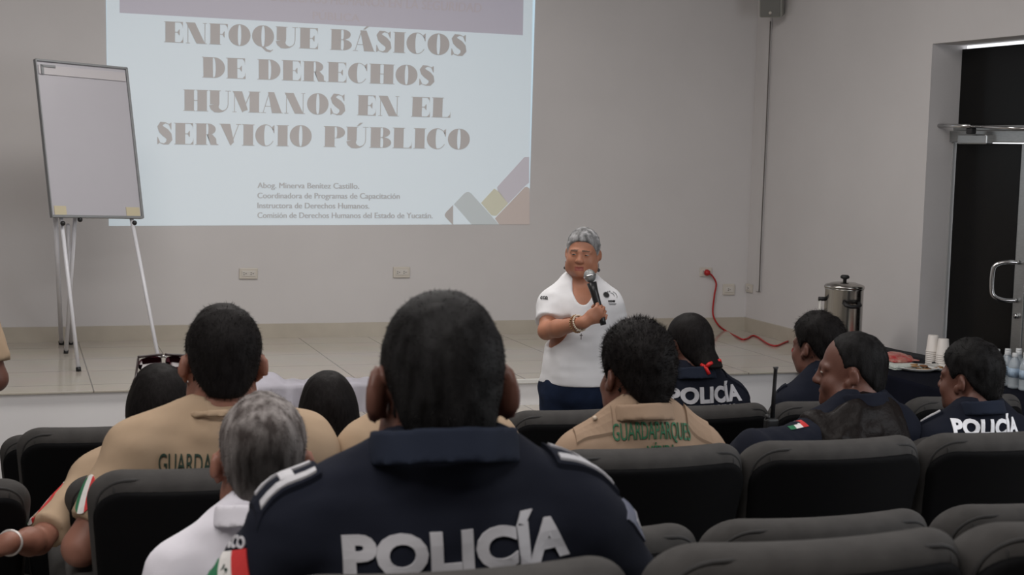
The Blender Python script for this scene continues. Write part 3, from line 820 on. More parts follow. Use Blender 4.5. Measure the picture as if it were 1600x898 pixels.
def head_prims(F, M, hs=1.0, es=.9, face=1, jaw=1.0, noears=False):
    s = hs
    e = lambda c, r, k=.02, op='u', rot=None: F.ell(np.array(c) * s, np.array(r) * s, k, op, M, rot)
    c = lambda a, b, ra, rb=None, k=.02, op='u': F.cap(np.array(a) * s, np.array(b) * s, ra * s, (rb if rb is None else rb * s), k, op, M)
    e((0, -.012, .03), (.076, .097, .090))
    e((0, .028, -.035), (.063 * jaw, .064, .085), .03)
    e((0, .038, -.082), (.048 * jaw, .046, .036), .03)
    e((0, .074, -.100), (.02, .018, .016), .02)
    for sx in (-1, 1):
        e((sx * .040, .058, -.04), (.028, .026, .028), .02)
        c((sx * .012, .086, .014), (sx * .048, .072, .013), .011, .009, .014)
        e((sx * .031, .093, -.004), (.017, .011, .010), .010, 's')
        e((sx * .031, .0795, -.004), (.0165, .012, .0125), .004)
        e((sx * .013, .096, -.037), (.010, .011, .008), .006)
        e((sx * .052 * jaw, .02, -.075), (.022, .03, .03), .03)
        if not noears:
            rot = np.array(Matrix.Rotation(sx * .55, 3, 'Z') @ Matrix.Rotation(-.18, 3, 'X'))
            e((sx * (.080 + .006 * es), -.014, -.008), (.010, .0225 * es, .036 * es), .008, 'u', rot)
            e((sx * .079, .004, -.030), (.009, .012, .016), .008, 'u')
            e((sx * (.089 + .006 * es), -.008, -.004), (.006, .012 * es, .020 * es), .006, 's', rot)
    c((0, .086, .006), (0, .105, -.033), .0085, .0125, .014)
    c((-.021, .083, -.068), (.021, .083, -.068), .006, .006, .008); c((-.010, .089, -.067), (.010, .089, -.067), .006, .006, .008)
    c((-.018, .083, -.080), (.018, .083, -.080), .0075, .0075, .008)
    c((-.022, .092, -.0735), (.022, .092, -.0735), .0022, .0022, .004, 's')
HL_DEF = ([-.2, -.095, -.05, -.03, .012, .022, .045, .07, .085, .11], [-.066, -.066, -.055, -.040, -.030, -.028, .030, .052, .062, .066])
def hair_field(M, hs, style, voxel, extra=.0, noise=.0035, freq=(60, 60, 30), hl=None):
    F = Field(voxel); s = hs; iR, it = M[:3, :3].astype(np.float32), M[:3, 3].astype(np.float32)
    e = lambda c, r, k=.03, op='u', rot=None: F.ell(np.array(c) * s, np.array(r) * s, k, op, M, rot)
    c = lambda a, b, ra, rb=None, k=.03, op='u': F.cap(np.array(a) * s, np.array(b) * s, ra * s, (rb if rb is None else rb * s), k, op, M)
    x = extra
    e((0, -.014, .034), (.081 + x, .101 + x, .094 + x))
    if style in ('short', 'crop', 'pulled'):
        e((0, -.045, -.03), (.066 + x * .5, .063 + x * .5, .075))
        if style == 'crop': e((0, .0, .055), (.074 + x, .092 + x, .080 + x), .03)
    if style == 'bob':
        e((0, -.03, -.02), (.090 + x, .082 + x, .095), .04); e((0, -.035, -.075), (.078 + x, .062, .070), .04)
    if style == 'long':
        e((0, -.03, -.03), (.092 + x, .083 + x, .10), .04); e((0, -.045, -.10), (.090 + x, .06, .10), .04); c((.0, -.05, -.12), (.005, -.07, -.33), .066, .045, .04)
    if style == 'tail':
        e((0, -.045, -.02), (.070 + x, .066 + x, .075), .03)
        c((.008, -.098, -.045), (.012, -.112, -.085), .044, .052, .03); c((.012, -.112, -.09), (.004, -.095, -.23), .052, .038, .03)
    xs, zs = hl if hl else HL_DEF
    xs = np.array(xs) * s; zs = np.array(zs) * s
    earc = np.float32([.083 * s, -.006 * s, -.012 * s])
    def cutf(P):
        q = (P - it) @ iR
        line = np.interp(q[..., 1], xs, zs).astype(np.float32)
        line = line + np.where(q[..., 1] < -.03 * s, np.maximum(np.abs(q[..., 0]) - .036 * s, 0) * 1.1, 0).astype(np.float32)
        d = (line - q[..., 2]) * .75
        if style in ('short', 'crop', 'tail'):
            qa = np.stack([np.abs(q[..., 0]), q[..., 1], q[..., 2]], -1) - earc
            qa = qa / np.float32([1.0, .026, .036]) * np.float32([.4, .03, .03])
            d = np.maximum(d, (.03 - np.linalg.norm(qa, axis=-1)) * s)
        return d
    F.noise(noise, freq, 3)
    if style in ('bob', 'long'):
        def cutl(P):
            q = (P - it) @ iR; return np.maximum((.045 * s - q[..., 2]) * .8 + 0 * q[..., 0], -((.045 * s) - q[..., 1])) if True else 0
        F.cut(lambda P: np.minimum(cutf(P), ((P - it) @ iR)[..., 1] - .02 * s), .006)
    else: F.cut(cutf, .008)
    return F.build()
def spikes(V, Fc, cen, n, length, flow, seed, up=.5, minz=None):
    """fine tapered strands standing on a hair surface"""
    r = np.random.RandomState(seed)
    f = Fc[r.randint(0, len(Fc), n)]; w = r.dirichlet((1, 1, 1, 1), n)
    p = (V[f] * w[..., None]).sum(1)
    nn = np.cross(V[f[:, 2]] - V[f[:, 0]], V[f[:, 3]] - V[f[:, 1]]); nn /= np.linalg.norm(nn, axis=1)[:, None] + 1e-12
    d = nn * up + np.asarray(flow)[None, :] + r.normal(0, .22, (n, 3)); d /= np.linalg.norm(d, axis=1)[:, None]
    L = length * r.uniform(.5, 1.2, n)[:, None]
    sd = np.cross(d, r.normal(0, 1, (n, 3))); sd /= np.linalg.norm(sd, axis=1)[:, None]
    p0 = p - nn * .002
    tri = np.stack([p0 + sd * .0007, p0 - sd * .0007, p0 + d * L], 1).reshape(-1, 3)
    base = len(V); tf = (np.arange(n)[:, None] * 3 + np.array([0, 1, 2])) + base
    return np.concatenate([V, tri]), [tuple(x) for x in Fc] + [tuple(x) for x in tf]
def hand(F, wrist, d, n, side, curl=(.5, .6, .4), thumb=.4, sc=1.0, k=.005, spread=.04):
    d = np.array(d, float); d /= np.linalg.norm(d); n = np.array(n, float); n -= d * (n @ d); n /= np.linalg.norm(n)
    u = np.cross(d, n) * side; w = np.array(wrist, float)
    R3 = np.stack([d, u, n], 1).astype(np.float32)
    F.ell(w + d * .048 * sc, np.array([.055, .041, .017]) * sc, .012, rot=R3)
    F.cap(w - d * .02, w + d * .03 * sc, .026 * sc, .027 * sc, .02)
    lens = [(.044, .026, .021), (.049, .029, .022), (.045, .027, .021), (.035, .021, .019)]
    for i in range(4):
        p = w + (d * (.088 - .004 * abs(i - 1.2)) + u * (.030 - .0195 * i)) * sc; a = 0.0; dd = d + u * spread * (1.5 - i); dd /= np.linalg.norm(dd)
        for j in range(3):
            a += curl[j]; v = dd * math.cos(a) + n * math.sin(a); q = p + v * lens[i][j] * sc
            F.cap(p, q, (.0095 - .0008 * j) * sc, (.0088 - .0009 * j) * sc, k); p = q
    p = w + (d * .028 + u * .030 + n * .006) * sc
    for j, L in enumerate((.040, .032, .026)):
        v = d * (.75 + .1 * j) + u * (.62 - .45 * j * thumb) + n * (.25 + .75 * thumb * j); v /= np.linalg.norm(v); q = p + v * L * sc
        F.cap(p, q, (.0125 - .0015 * j) * sc, (.011 - .0015 * j) * sc, .008); p = q
PEOPLE = {}
class Person:
    pass
def person(key, label, px, ytop, floor, row=None, y=None, depth=None, yaw=0.0, head=(0, 0, 0), hs=1.04, sw=1.0, bulk=1.0, neck_r=.056,
           pose='sit', skin=M_skin, hair=('short', M_hairB), hair_len=.008, hairopt=None, shirt=M_navy, sleeve='long', lean=-.03, arms=None, vox=.009, svox=.010,
           trousers=M_trou, collar=None, wr=.005, clav=0.0, jaw=1.0, lips=False, headdy=0.0, at=1.0, es=.74, nk=.668, vneck=0.0, hem=None, spk=2500, hands=True, topz=None):
    P = Person(); P.key = key
    # place on the hall floor: head top seen at (px, ytop) in the plane of its row
    if depth is not None:
        p = W(px, ytop, depth)
    else:
        p = hit(px, ytop, 1, (ROWY[row] + .25) if y is None else y)
    zp = .52 if pose == 'sit' else .86
    full = zp + nk + .135 * hs
    s = (float(p[2]) - floor) / full
    P.s = s
    Rz = Matrix.Rotation(yaw, 3, 'Z')
    hy = lean * .8 + .02 + headdy
    hxy = Rz @ Vector((0, hy * s, 0))
    P.loc = Vector((float(p[0]) - hxy.x, float(p[1]) - hxy.y, floor)); P.yaw = yaw
    sd_ = lambda z: lean * max(0, (z - zp)) / .5 if False else lean * min(1.2, max(0.0, (z - zp) / .45))
    def T(x, y_, z): return np.array([x, y_ + sd_(z), z])
    hd = M4((0, hy, zp + nk), head[0], head[1], head[2]); P.hd = hd
    shx = .172 * sw; shz = zp + .455 + clav
    A = {'R': dict(el=(.25 * sw, .08, zp + .19), wr=(.13, .30, zp + .13)), 'L': dict(el=(-.25 * sw, .08, zp + .19), wr=(-.13, .30, zp + .13))}
    if arms: A.update(arms)
    for a_ in A.values():                                   # joints given as photo column, row and distance
        for k_ in ('el', 'wr'):
            if k_ + 'p' in a_: a_[k_] = tuple(Rz.transposed() @ (Vector(W(*a_[k_ + 'p'])) - P.loc) / s)
    P.A = A
    def torso(F, g):
        b = bulk
        F.ell(T(0, 0, zp + .30), (.155 * sw * (b * .5 + .5) + g, .108 * b + g, .215 + g), .05)
        F.ell(T(0, .012 * b, zp + .12), (.148 * b + g, .115 * b + g, .17 + g), .06)
        F.ell(T(0, 0, zp), (.160 * b + g, .118 * b + g, .12 + g), .06)
        F.cap(T(-shx * .86, -.015, shz - .01), T(shx * .86, -.015, shz - .01), .058 + g, None, .05)
        for sx in (-1, 1):
            F.cap(T(sx * .035, -.022, zp + .585 + min(0, clav * 1.4)), T(sx * shx * .9, -.018, shz + .022), .036 + g, .040 + g, .05)
            F.ell(T(sx * .075, -.055, zp + .36), (.075 + g, .055 + g, .11 + g), .05)
        F.ell(T(0, -.045, zp + .46), ((.105 * sw + g), .055 * (b * .5 + .5) + g, .10 + g), .05)
    # ---- body, one continuous surface
    F = Field(vox)
    torso(F, 0.0)
    F.cap(T(0, -.015, zp + .49), hd[:3, :3] @ (np.array([0, -.028, -.03]) * hs) + hd[:3, 3], neck_r, neck_r * .97, .03)
    head_prims(F, hd, hs, es=es, jaw=jaw)
    for sd, sx in (('R', 1), ('L', -1)):
        a = A[sd]; sh = T(sx * shx, -.012, shz - .02); el = np.array(a['el']); wr_ = np.array(a['wr'])
        F.cap(sh, el, .050 * at, .040 * at, .03); F.cap(el, el + (wr_ - el) * .3, .041 * at, .042 * at, .02); F.cap(el + (wr_ - el) * .3, wr_, .041 * at, .027 * at, .02)
        if hands:
            dr = a.get('hd'); dr = (wr_ - el) if dr is None else np.array(dr)
            hand(F, wr_ + dr / np.linalg.norm(dr) * .012, dr, a.get('hn', (0, 0, -1)), (-1 if sx > 0 else 1) * a.get('flip', 1), a.get('curl', (.35, .45, .3)), a.get('thumb', .3), .92)
        if pose == 'sit':
            F.cap((sx * .09, 0, zp - .02), (sx * .11, .37, zp - .01), .082, .056, .04); F.cap((sx * .11, .37, zp - .01), (sx * .11, .34, .10), .054, .036, .03)
            F.cap((sx * .11, .32, .05), (sx * .125, .47, .035), .036, .03, .03)
        else:
            F.cap((sx * .085, 0, zp - .04), (sx * .09, .01, .46), .092, .058, .05); F.cap((sx * .09, .01, .46), (sx * .095, -.02, .09), .056, .036, .03)
            F.cap((sx * .095, -.03, .045), (sx * .11, .12, .035), .036, .03, .03)
    V, Fc = F.build(); V *= s
    body = link('person', meshfrom('person_body', V, Fc), [skin, M_lip, M_brow])
    body.location = P.loc; body.rotation_euler = (0, 0, yaw)
    tag(body, label, 'person'); P.body = body
    if lips:
        me = body.data; ctr = np.zeros(len(me.polygons) * 3); me.polygons.foreach_get('center', ctr); ctr = ctr.reshape(-1, 3) / s
        q = (ctr - hd[:3, 3]) @ hd[:3, :3] / hs; mi = np.zeros(len(q), int)
        mi[(np.abs(q[:, 0]) < .024) & (np.abs(q[:, 2] + .074 + .10 * np.abs(q[:, 0])) < .0105) & (q[:, 1] > .078)] = 1
        bz = .0175 - .10 * (np.abs(q[:, 0]) - .03)
        mi[(np.abs(np.abs(q[:, 0]) - .031) < .019) & (np.abs(q[:, 2] - bz) < .0042) & (q[:, 1] > .06)] = 2
        me.polygons.foreach_set('material_index', mi)
    # eyes
    for sx in (-1, 1):
        bm = bmesh.new(); bmesh.ops.create_uvsphere(bm, u_segments=16, v_segments=12, radius=.0125 * hs)
        
        for f in bm.faces:
            c_ = f.calc_center_median().normalized(); f.material_index = 1 if (c_ - Vector((.12, .95, -.18)).normalized()).length < .62 else 0
        m_ = Matrix([list(r) for r in hd]); bmesh.ops.scale(bm, vec=(1.2, .85, .52), verts=bm.verts); bm.transform(Matrix.Translation(Vector((sx * .031, .081, -.0035)) * hs)); bm.transform(m_); bm.transform(Matrix.Scale(s, 4))
        frombm('eye', bm, [M_eyew, M_iris], body, True)
    # ---- hair
    st, hm = hair; ho = dict(extra=.0, noise=.003, freq=(60, 60, 30), flow=(0, -.2, -.5), up=.5); ho.update(hairopt or {})
    hv, hf = hair_field(hd, hs, st, ho.get('vox', .006), ho['extra'] + hair_len - .008, ho['noise'], ho['freq'], ho.get('hl'))
    if spk:
        fl = hd[:3, :3] @ np.array(ho['flow'])
        hv2, hf2 = spikes(hv, hf, hd[:3, 3], spk, ho.get('len', .012), fl, 5, ho['up'])
    else: hv2, hf2 = hv, hf
    P.hair = link('hair', meshfrom('hair', hv2 * s, hf2), hm, body)
    # ---- shirt
    if shirt is not None:
        F = Field(svox); g = .014
        torso(F, g)
        for sd, sx in (('R', 1), ('L', -1)):
            a = A[sd]; sh = T(sx * shx, -.012, shz - .02); el = np.array(a['el']); wr_ = np.array(a['wr'])
            if sleeve == 'long':
                F.cap(sh, el, .068, .056, .035); F.cap(el, wr_, .056, .042, .02)
            else:
                en = sh + (el - sh) * (sleeve if isinstance(sleeve, float) else .72)
                F.cap(sh, en, .070 * at, .064 * at, .035)
                ax = (el - sh) / np.linalg.norm(el - sh)
                # open sleeve end
                F.add(lambda Q, en=en.astype(np.float32), ax=ax.astype(np.float32): np.maximum(-((Q - en) @ ax) + .0, np.linalg.norm(Q - en, axis=-1) - .13), en - .13, en + .13, .004, 's')
        if collar: F.ell(T(0, -.028, zp + .525), (neck_r + .034, neck_r + .026, .060), .04)
        zn = zp + .555
        nb = T(0, -.02, zn)
        F.cap(T(0, .0, zp + .545 + neck_r), hd[:3, :3] @ (np.array([0, -.028, .0]) * hs) + hd[:3, 3], neck_r + .003, None, .01, 's')
        if vneck: F.ell(T(0, .09, zp + .535), (vneck * .46, .10, vneck), .01, 's')
        hz = hem if hem is not None else zp - .10
        F.noise(wr, (9, 9, 16), 11); F.noise(wr * .6, (24, 24, 11), 4); F.noise(wr * .35, (14, 30, 40), 9)
        F.cut(lambda Q: np.float32(hz) - Q[..., 2], .006)
        V, Fc = F.build(); V *= s
        P.shirt = link('shirt', meshfrom('shirt', V, Fc), shirt, body)
        P.bvh = BVHTree.FromPolygons([tuple(v) for v in V], [tuple(int(i) for i in f) for f in Fc])
        if collar:
            cm, cr, chh, cz, tilt = collar
            F = Field(.006)
            ax = np.array([0, math.sin(tilt), math.cos(tilt)]); c0 = T(0, -.022, zp + cz)
            def cf(Q, c0=c0.astype(np.float32), ax=ax.astype(np.float32)):
                q = Q - c0; z = q @ ax; rad = q - z[..., None] * ax
                rr = np.hypot(rad[..., 0], rad[..., 1] * .98)
                rt = cr - .16 * (z) + .010 * np.sin(np.arctan2(rad[..., 0], rad[..., 1]) * 2)
                d = np.maximum(np.abs(rr - rt) - .0075, np.abs(z) - chh)
                front = rad[..., 1] - cr * .80 - .2 * np.abs(rad[..., 0])
                return np.maximum(d, front)
            F.add(cf, c0 - cr - .05, c0 + cr + .05, .004)
            F.noise(.0015, (30, 30, 30), 2)
            V, Fc = F.build(); link('collar', meshfrom('collar', V * s, Fc), cm, P.shirt)
    # ---- trousers and shoes
    F = Field(.016)
    F.ell((0, sd_(zp), zp - .0), (.164 * bulk, .124 * bulk, .14), .05); F.ell((0, .012 * bulk, zp + .06), (.152 * bulk, .120 * bulk, .14), .05)
    for sx in (-1, 1):
        if pose == 'sit':
            F.cap((sx * .09, 0, zp - .02), (sx * .11, .37, zp - .01), .097, .074, .04); F.cap((sx * .11, .37, zp - .01), (sx * .11, .34, .10), .072, .058, .03)
        else:
            F.cap((sx * .088, 0, zp - .04), (sx * .092, .01, .46), .108, .078, .05); F.cap((sx * .092, .01, .46), (sx * .097, -.02, .09), .076, .064, .03)
    F.cut(lambda Q: np.maximum(Q[..., 2] - np.float32(zp + .10), np.float32(.06) - Q[..., 2]), .01); F.noise(.006, (12, 12, 18), 8)
    V, Fc = F.build(); P.trousers = link('trousers', meshfrom('trousers', V * s, Fc), trousers, body)
    for sx in (-1, 1):
        F = Field(.009); yb = .33 if pose == 'sit' else -.03
        F.cap((sx * .11, yb - .02, .052), (sx * .125, yb + .16, .042), .046, .040, .03); F.cut(lambda Q: -Q[..., 2] + .002, .004)
        V, Fc = F.build(); link('shoe', meshfrom('shoe', V * s, Fc), M_shoe, body)
    P.Rz = Rz
    PEOPLE[key] = P
    return P
def toL(P, p): return P.Rz.transposed() @ (Vector(p) - P.loc)
def cast(P, px, py, bvh=None):
    o = toL(P, CO); d = (P.Rz.transposed() @ Vector(ray(px, py))).normalized()
    B = bvh or P.bvh
    h = B.ray_cast(o, d)
    if h[0] is None:                                        # beside the outline: the closest place on the cloth
        best = None; mid = (P.body.data.vertices[0].co * 0 + Vector((0, 0, .9)) - o).length
        for k in range(121):
            n_ = B.find_nearest(o + d * (mid - .6 + k * .01))
            if n_[0] is not None and (best is None or n_[3] < best[3]): best = n_
        return best[0], best[1]
    return h[0], h[1]
def decal(name, P, at, pieces, mats, parent, up=(0, 0, 1), rot=0.0, off=.004, th=.0015, step=.014, dirn=None, bvh=None, flipu=False):
    """lay flat printed or sewn shapes on the clothing. at: photo point (2) or local point (3); pieces: [(verts2d, faces, material index)]"""
    bvh = bvh or P.bvh
    if len(at) == 2:
        c, n = cast(P, *at, bvh)
        if c is None: print('DECAL MISS', name, at); return None
    else:
        c, n, _, _ = bvh.find_nearest(Vector(at))
    if dirn is not None: n = -Vector(dirn).normalized()
    up = Vector(up); v = (up - n * up.dot(n)).normalized(); u = v.cross(n).normalized()
    cr, sr = math.cos(rot), math.sin(rot); u, v = u * cr + v * sr, v * cr - u * sr
    bm = bmesh.new()
    for V2, Fs, mi in pieces:
        vs = [bm.verts.new((a, b, 0)) for a, b in V2]
        for f in Fs:
            try: q = bm.faces.new([vs[i] for i in f]); q.material_index = mi
            except ValueError: pass
    xs = [w.co.x for w in bm.verts]; ys = [w.co.y for w in bm.verts]
    for lo, hi, nrm in ((min(xs), max(xs), (1, 0, 0)), (min(ys), max(ys), (0, 1, 0))):
        k = lo + step
        while k < hi:
            bmesh.ops.bisect_plane(bm, geom=bm.verts[:] + bm.edges[:] + bm.faces[:], plane_co=(k * nrm[0], k * nrm[1], 0), plane_no=nrm, dist=1e-6); k += step
    bad = []
    for w in bm.verts:
        p = c + u * w.co.x + v * w.co.y + n * .12
        h = bvh.ray_cast(p, -n)
        if h[0] is None or (h[0] - c).length > .35: bad.append(w); continue
        w.co = h[0] + n * off
    if bad: bmesh.ops.delete(bm, geom=bad, context='VERTS')
    if not bm.faces: bm.free(); return None
    bmesh.ops.recalc_face_normals(bm, faces=bm.faces)
    r = bmesh.ops.extrude_face_region(bm, geom=bm.faces[:])
    bmesh.ops.translate(bm, vec=-n * (off + th) * .6, verts=[x for x in r['geom'] if isinstance(x, bmesh.types.BMVert)])
    return frombm(name, bm, mats, parent)
def R2(x0, y0, x1, y1, mi=0): return ([(x0, y0), (x1, y0), (x1, y1), (x0, y1)], [(0, 1, 2, 3)], mi)
def text_piece(txt, w, h, bold=.0, mi=0, sp=1.0):
    v0, _ = text_mesh('H', bold); V, Fs = text_mesh(txt, bold, sp)
    x0, x1 = V[:, 0].min(), V[:, 0].max(); ch = v0[:, 1].max()
    return ([((a - (x0 + x1) / 2) / (x1 - x0) * w, (b / ch - .5) * h) for a, b in V], Fs, mi)
def flag_patch(P, at, w=.075, h=.085, rot=0.0, oval=False, txt=True, name='flag_patch', dirn=(.62, .78, 0)):
    pcs = []
    if oval:
        def strip(x0, x1, mi):
            pts = [(x0 + (x1 - x0) * i / 8, h / 2 * math.sqrt(max(0, 1 - ((x0 + (x1 - x0) * i / 8) / (w / 2)) ** 2))) for i in range(9)]
            poly = pts + [(a, -b) for a, b in pts[::-1]]; return (poly, [tuple(range(len(poly)))], mi)
        pcs = [strip(-w / 2 + 1e-4, -w / 6, 0), strip(-w / 6, w / 6, 1), strip(w / 6, w / 2 - 1e-4, 2)]
    else:
        pcs = [R2(-w / 2, -h * .3, -w / 6, h * .3, 0), R2(-w / 6, -h * .3, w / 6, h * .3, 1), R2(w / 6, -h * .3, w / 2, h * .3, 2), ([(-.008, 0), (0, -.009), (.008, 0), (0, .009)], [(0, 1, 2, 3)], 3)]
    o = decal(name, P, at, pcs, [M_flagg, M_flagw, M_flagr, M_grnd], P.shirt, rot=rot, dirn=dirn)
    if txt and o is not None:
        t = text_piece('MÉXICO', w * .95, .016, .03)
        Vv = [(a, b + h * .30 + .013 - 3.0 * a * a) for a, b in t[0]]
        decal(name + '_lettering', P, at, [(Vv, t[1], 0)], M_thr, P.shirt, rot=rot, dirn=dirn)
    return o
# ------------------------------------------------------------------ the audience
p1 = person('officer', 'nearest officer, seen from behind, black crop and POLICÍA in large letters', 690, 440, FL[1], y=ROWY[1] + .36, yaw=-.06, nk=.665, es=1.05, hs=1.20, sw=1.40, arms={'R': dict(el=(.40, .04, .72), wr=(.2, .32, .66)), 'L': dict(el=(-.41, .03, .72), wr=(-.2, .32, .66))}, bulk=1.18, neck_r=.070, hair=('short', M_hairF), hair_len=.006,
            hairopt=dict(vox=.005, noise=.002, freq=(50, 50, 50), len=.007, up=.7, hl=([-.2, -.095, -.05, -.03, .012, .022, .045, .07, .085, .11], [-.090, -.090, -.060, -.040, -.030, -.028, .030, .052, .062, .066])), shirt=M_navy, collar=(M_navyl, .112, .026, .578, .22), vox=.008, svox=.008, lean=-.02, spk=9000, wr=.006, clav=.0)
decal('lettering', p1, (726, 858), [text_piece('POLICÍA', .335, .056, .05, 0, 1.05)], M_thr, p1.shirt, rot=.05)
decal('lettering', p1, (724, 911), [text_piece('MUNICIPAL', .27, .034, .03)], M_thr, p1.shirt, rot=.05)
def epaulette(P, pa, pb, w, marks=True, side=1, m=M_navy):
    a, _ = cast(P, *pa); b, _ = cast(P, *pb)
    if a is None or b is None: print('EPAULETTE MISS', P.key, pa, pb); return
    L = (b - a).length; ax = (b - a); up = ax.normalized(); c = (a + b) / 2
    e = decal('epaulette', P, tuple(c), [R2(-w / 2, -L * .58, w / 2, L * .58)], m, P.shirt, up=tuple(up), off=.009, th=.008, dirn=(0, 0.10, -1))
    if marks:
        decal('epaulette_bars', P, tuple(c), [R2(-w * .40, -L / 2, -w * .22, L / 2), R2(w * .22, -L / 2, w * .40, L / 2), R2(-w * .23, -.010, w * .23, .010)], M_thr, P.shirt, up=tuple(up), off=.0125, dirn=(0, .10, -1))
epaulette(p1, (485, 738), (408, 780), .052)
epaulette(p1, (868, 712), (945, 742), .052)
flag_patch(p1, (352, 890), .085, .085, rot=.25, dirn=(.55, .82, -.15))
decal('arm_patch', p1, (1004, 808), [R2(-.035, -.02, .035, .02), R2(-.012, -.011, .012, .011, 1)], [mat('blue_grey_patch', (.10, .11, .16), .6), M_thr], p1.shirt, rot=-.9)

p2 = person('man_in_white', 'grey-haired man in a white collared shirt, seen from behind at lower left', 411, 603, FL[2], row=2, yaw=-.10, nk=.675, hs=1.12, sw=.98, bulk=1.0, hair=('short', M_hairG), hair_len=.006, skin=M_skin2,
            hairopt=dict(noise=.003, len=.009, up=.6), shirt=M_wht, sleeve=.8, collar=(M_wht, .090, .022, .575, .22), lean=-.05, spk=5000)
hc = (p2.hd[:3, 3] + np.array([.0, -.10, .0])) * p2.s
greyhair(M_hairG, tuple(hc), .035, .105, .13)
p3 = person('ranger_left', 'ranger in a tan tee with dark green GUAR lettering, short black hair', 349, 467, FL[3], row=3, yaw=-.04, nk=.685, clav=.035, hs=1.10, sw=1.20, bulk=1.1, neck_r=.064, hair=('short', M_hairB), hair_len=.007,
            hairopt=dict(len=.011, up=.6), skin=M_skin2, shirt=M_tan, sleeve=.78, collar=(M_tan, .078, .008, .566, .25), lean=-.03, spk=5000,
            arms={'L': dict(elp=(127, 855, 3.20), wr=(-.26, .30, .72))})
decal('lettering', p3, (333, 724), [text_piece('GUARDAPARQUES', .235, .042, .0)], M_grnd, p3.shirt, rot=.0)
flag_patch(p3, (133, 772), .05, .075, rot=.15, oval=True, txt=False)
p4 = person('woman_sunglasses', 'woman with black hair and sunglasses pushed up on her head', 249, 563, FL[4], row=4, yaw=.02, at=.86, clav=.02, hs=1.05, sw=1.16, bulk=.95, hair=('bob', M_hairB), hair_len=.010, skin=M_skin2,
            hairopt=dict(noise=.002, freq=(70, 70, 10), flow=(0, -.1, -1), len=.02, up=.15), shirt=M_tan, sleeve=.85, lean=-.02, spk=2500,
            arms={'L': dict(elp=(60, 845, 3.68), wrp=(12, 848, 3.50), hd=(-.9, .3, -.45), hn=(.2, .1, -1), curl=(.5, .6, .4))})
flag_patch(p4, (69, 786), .05, .075, rot=.35, oval=True, txt=False)
p5 = person('woman_long_hair', 'person with long straight black hair seen from behind, left of the nearest officer', 512, 575, FL[4], row=4, yaw=0, hs=1.0, sw=.9, bulk=.92, hair=('long', M_hairB), hair_len=.010,
            hairopt=dict(noise=.002, freq=(70, 70, 8), flow=(0, -.05, -1), len=.02, up=.1), shirt=M_tan, sleeve=.8, spk=2500)
p6 = person('hidden_ranger', 'person in a tan shirt, only the shoulders showing behind the nearest officer\'s collar', 668, 474, FL[3], row=3, yaw=0, hs=1.0, sw=.95, bulk=1.0, shirt=M_tan, sleeve=.78, spk=0, lean=-.03)
p7 = person('ranger_center', 'ranger in a tan shirt lettered GUARDAPARQUES MÉRIDA in green', 998, 500, FL[3], row=3, yaw=-.02, head=(.15, 0, 0), hs=1.08, sw=1.05, bulk=1.05, hair=('crop', M_hairB), hair_len=.012, skin=M_skin,
            hairopt=dict(noise=.005, freq=(75, 75, 40), len=.015, up=.6, flow=(0, -.1, .1)), shirt=M_tan2, sleeve='long', collar=(M_tan2, .084, .022, .572, .22), spk=6000, lean=-.03)
decal('lettering', p7, (1024, 672), [text_piece('GUARDAPARQUES', .204, .042, .0)], M_grn, p7.shirt, rot=.0)
decal('lettering', p7, (1034, 705), [text_piece('MÉRIDA', .075, .030, .0)], M_grn, p7.shirt, rot=.0)
epaulette(p7, (948, 655), (905, 677), .05, False, m=M_tan2)
epaulette(p7, (1078, 651), (1104, 672), .05, False, m=M_tan2)
def button(P, at, r=.006, m=M_btn):
    c, n = cast(P, *at)
    if c is None: print('BTN MISS'); return
    tubeobj('button', [tuple(c + n * .008), tuple(c + n * .0145)], r, m, P.shirt, 14)
button(p7, (932, 658))
p8 = person('policewoman', 'policewoman with black ponytail tied in red, POLICÍA on her back', 1076, 483, FL[5], row=5, yaw=.04, hs=1.0, sw=1.0, bulk=1.0, hair=('tail', M_hairB), hair_len=.004, head=(.24, 0, 0),
            hairopt=dict(noise=.0015, freq=(60, 60, 20), len=.02, up=.05, flow=(.1, -.3, -.8)), shirt=M_navy, collar=(M_navyl, .084, .022, .572, .2), spk=1500)
decal('lettering', p8, (1110, 616), [text_piece('POLICÍA', .285, .054, .045, 0, 1.05)], M_thr, p8.shirt, rot=.0)
decal('lettering', p8, (1118, 640), [text_piece('MUNICIPAL', .20, .034, .03)], M_thr, p8.shirt, rot=.0)
epaulette(p8, (1140, 583), (1172, 600), .045, False)
# red ribbons round the ponytail
for (a, b) in (((.020, -.142, -.040), (.058, -.118, -.052)), ((-.034, -.118, -.052), (-.024, -.150, -.085)), ((-.010, -.146, -.045), (-.030, -.138, -.060))):
    A_ = p8.hd[:3, :3] @ np.array(a) + p8.hd[:3, 3]; B_ = p8.hd[:3, :3] @ np.array(b) + p8.hd[:3, 3]
    tubeobj('hair_tie', [tuple(A_ * p8.s), tuple((A_ + B_) / 2 * p8.s + np.array([0, -.006, .006])), tuple(B_ * p8.s)], .007, mat('red_ribbon', (.60, .015, .015), .5), p8.hair, 8)
p9 = person('far_officer', 'farthest officer, navy shirt, head turned left in front of the coffee urn', 1280, 487, FL[5], row=5, yaw=.25, head=(.10, 0, 0), hs=1.0, sw=1.0, hair=('crop', M_hairB), hair_len=.010,
            hairopt=dict(noise=.004, len=.02, up=.6), shirt=M_navy, collar=(M_navyl, .082, .022, .57, .2), spk=3500)
epaulette(p9, (1222, 598), (1212, 606), .045, False)
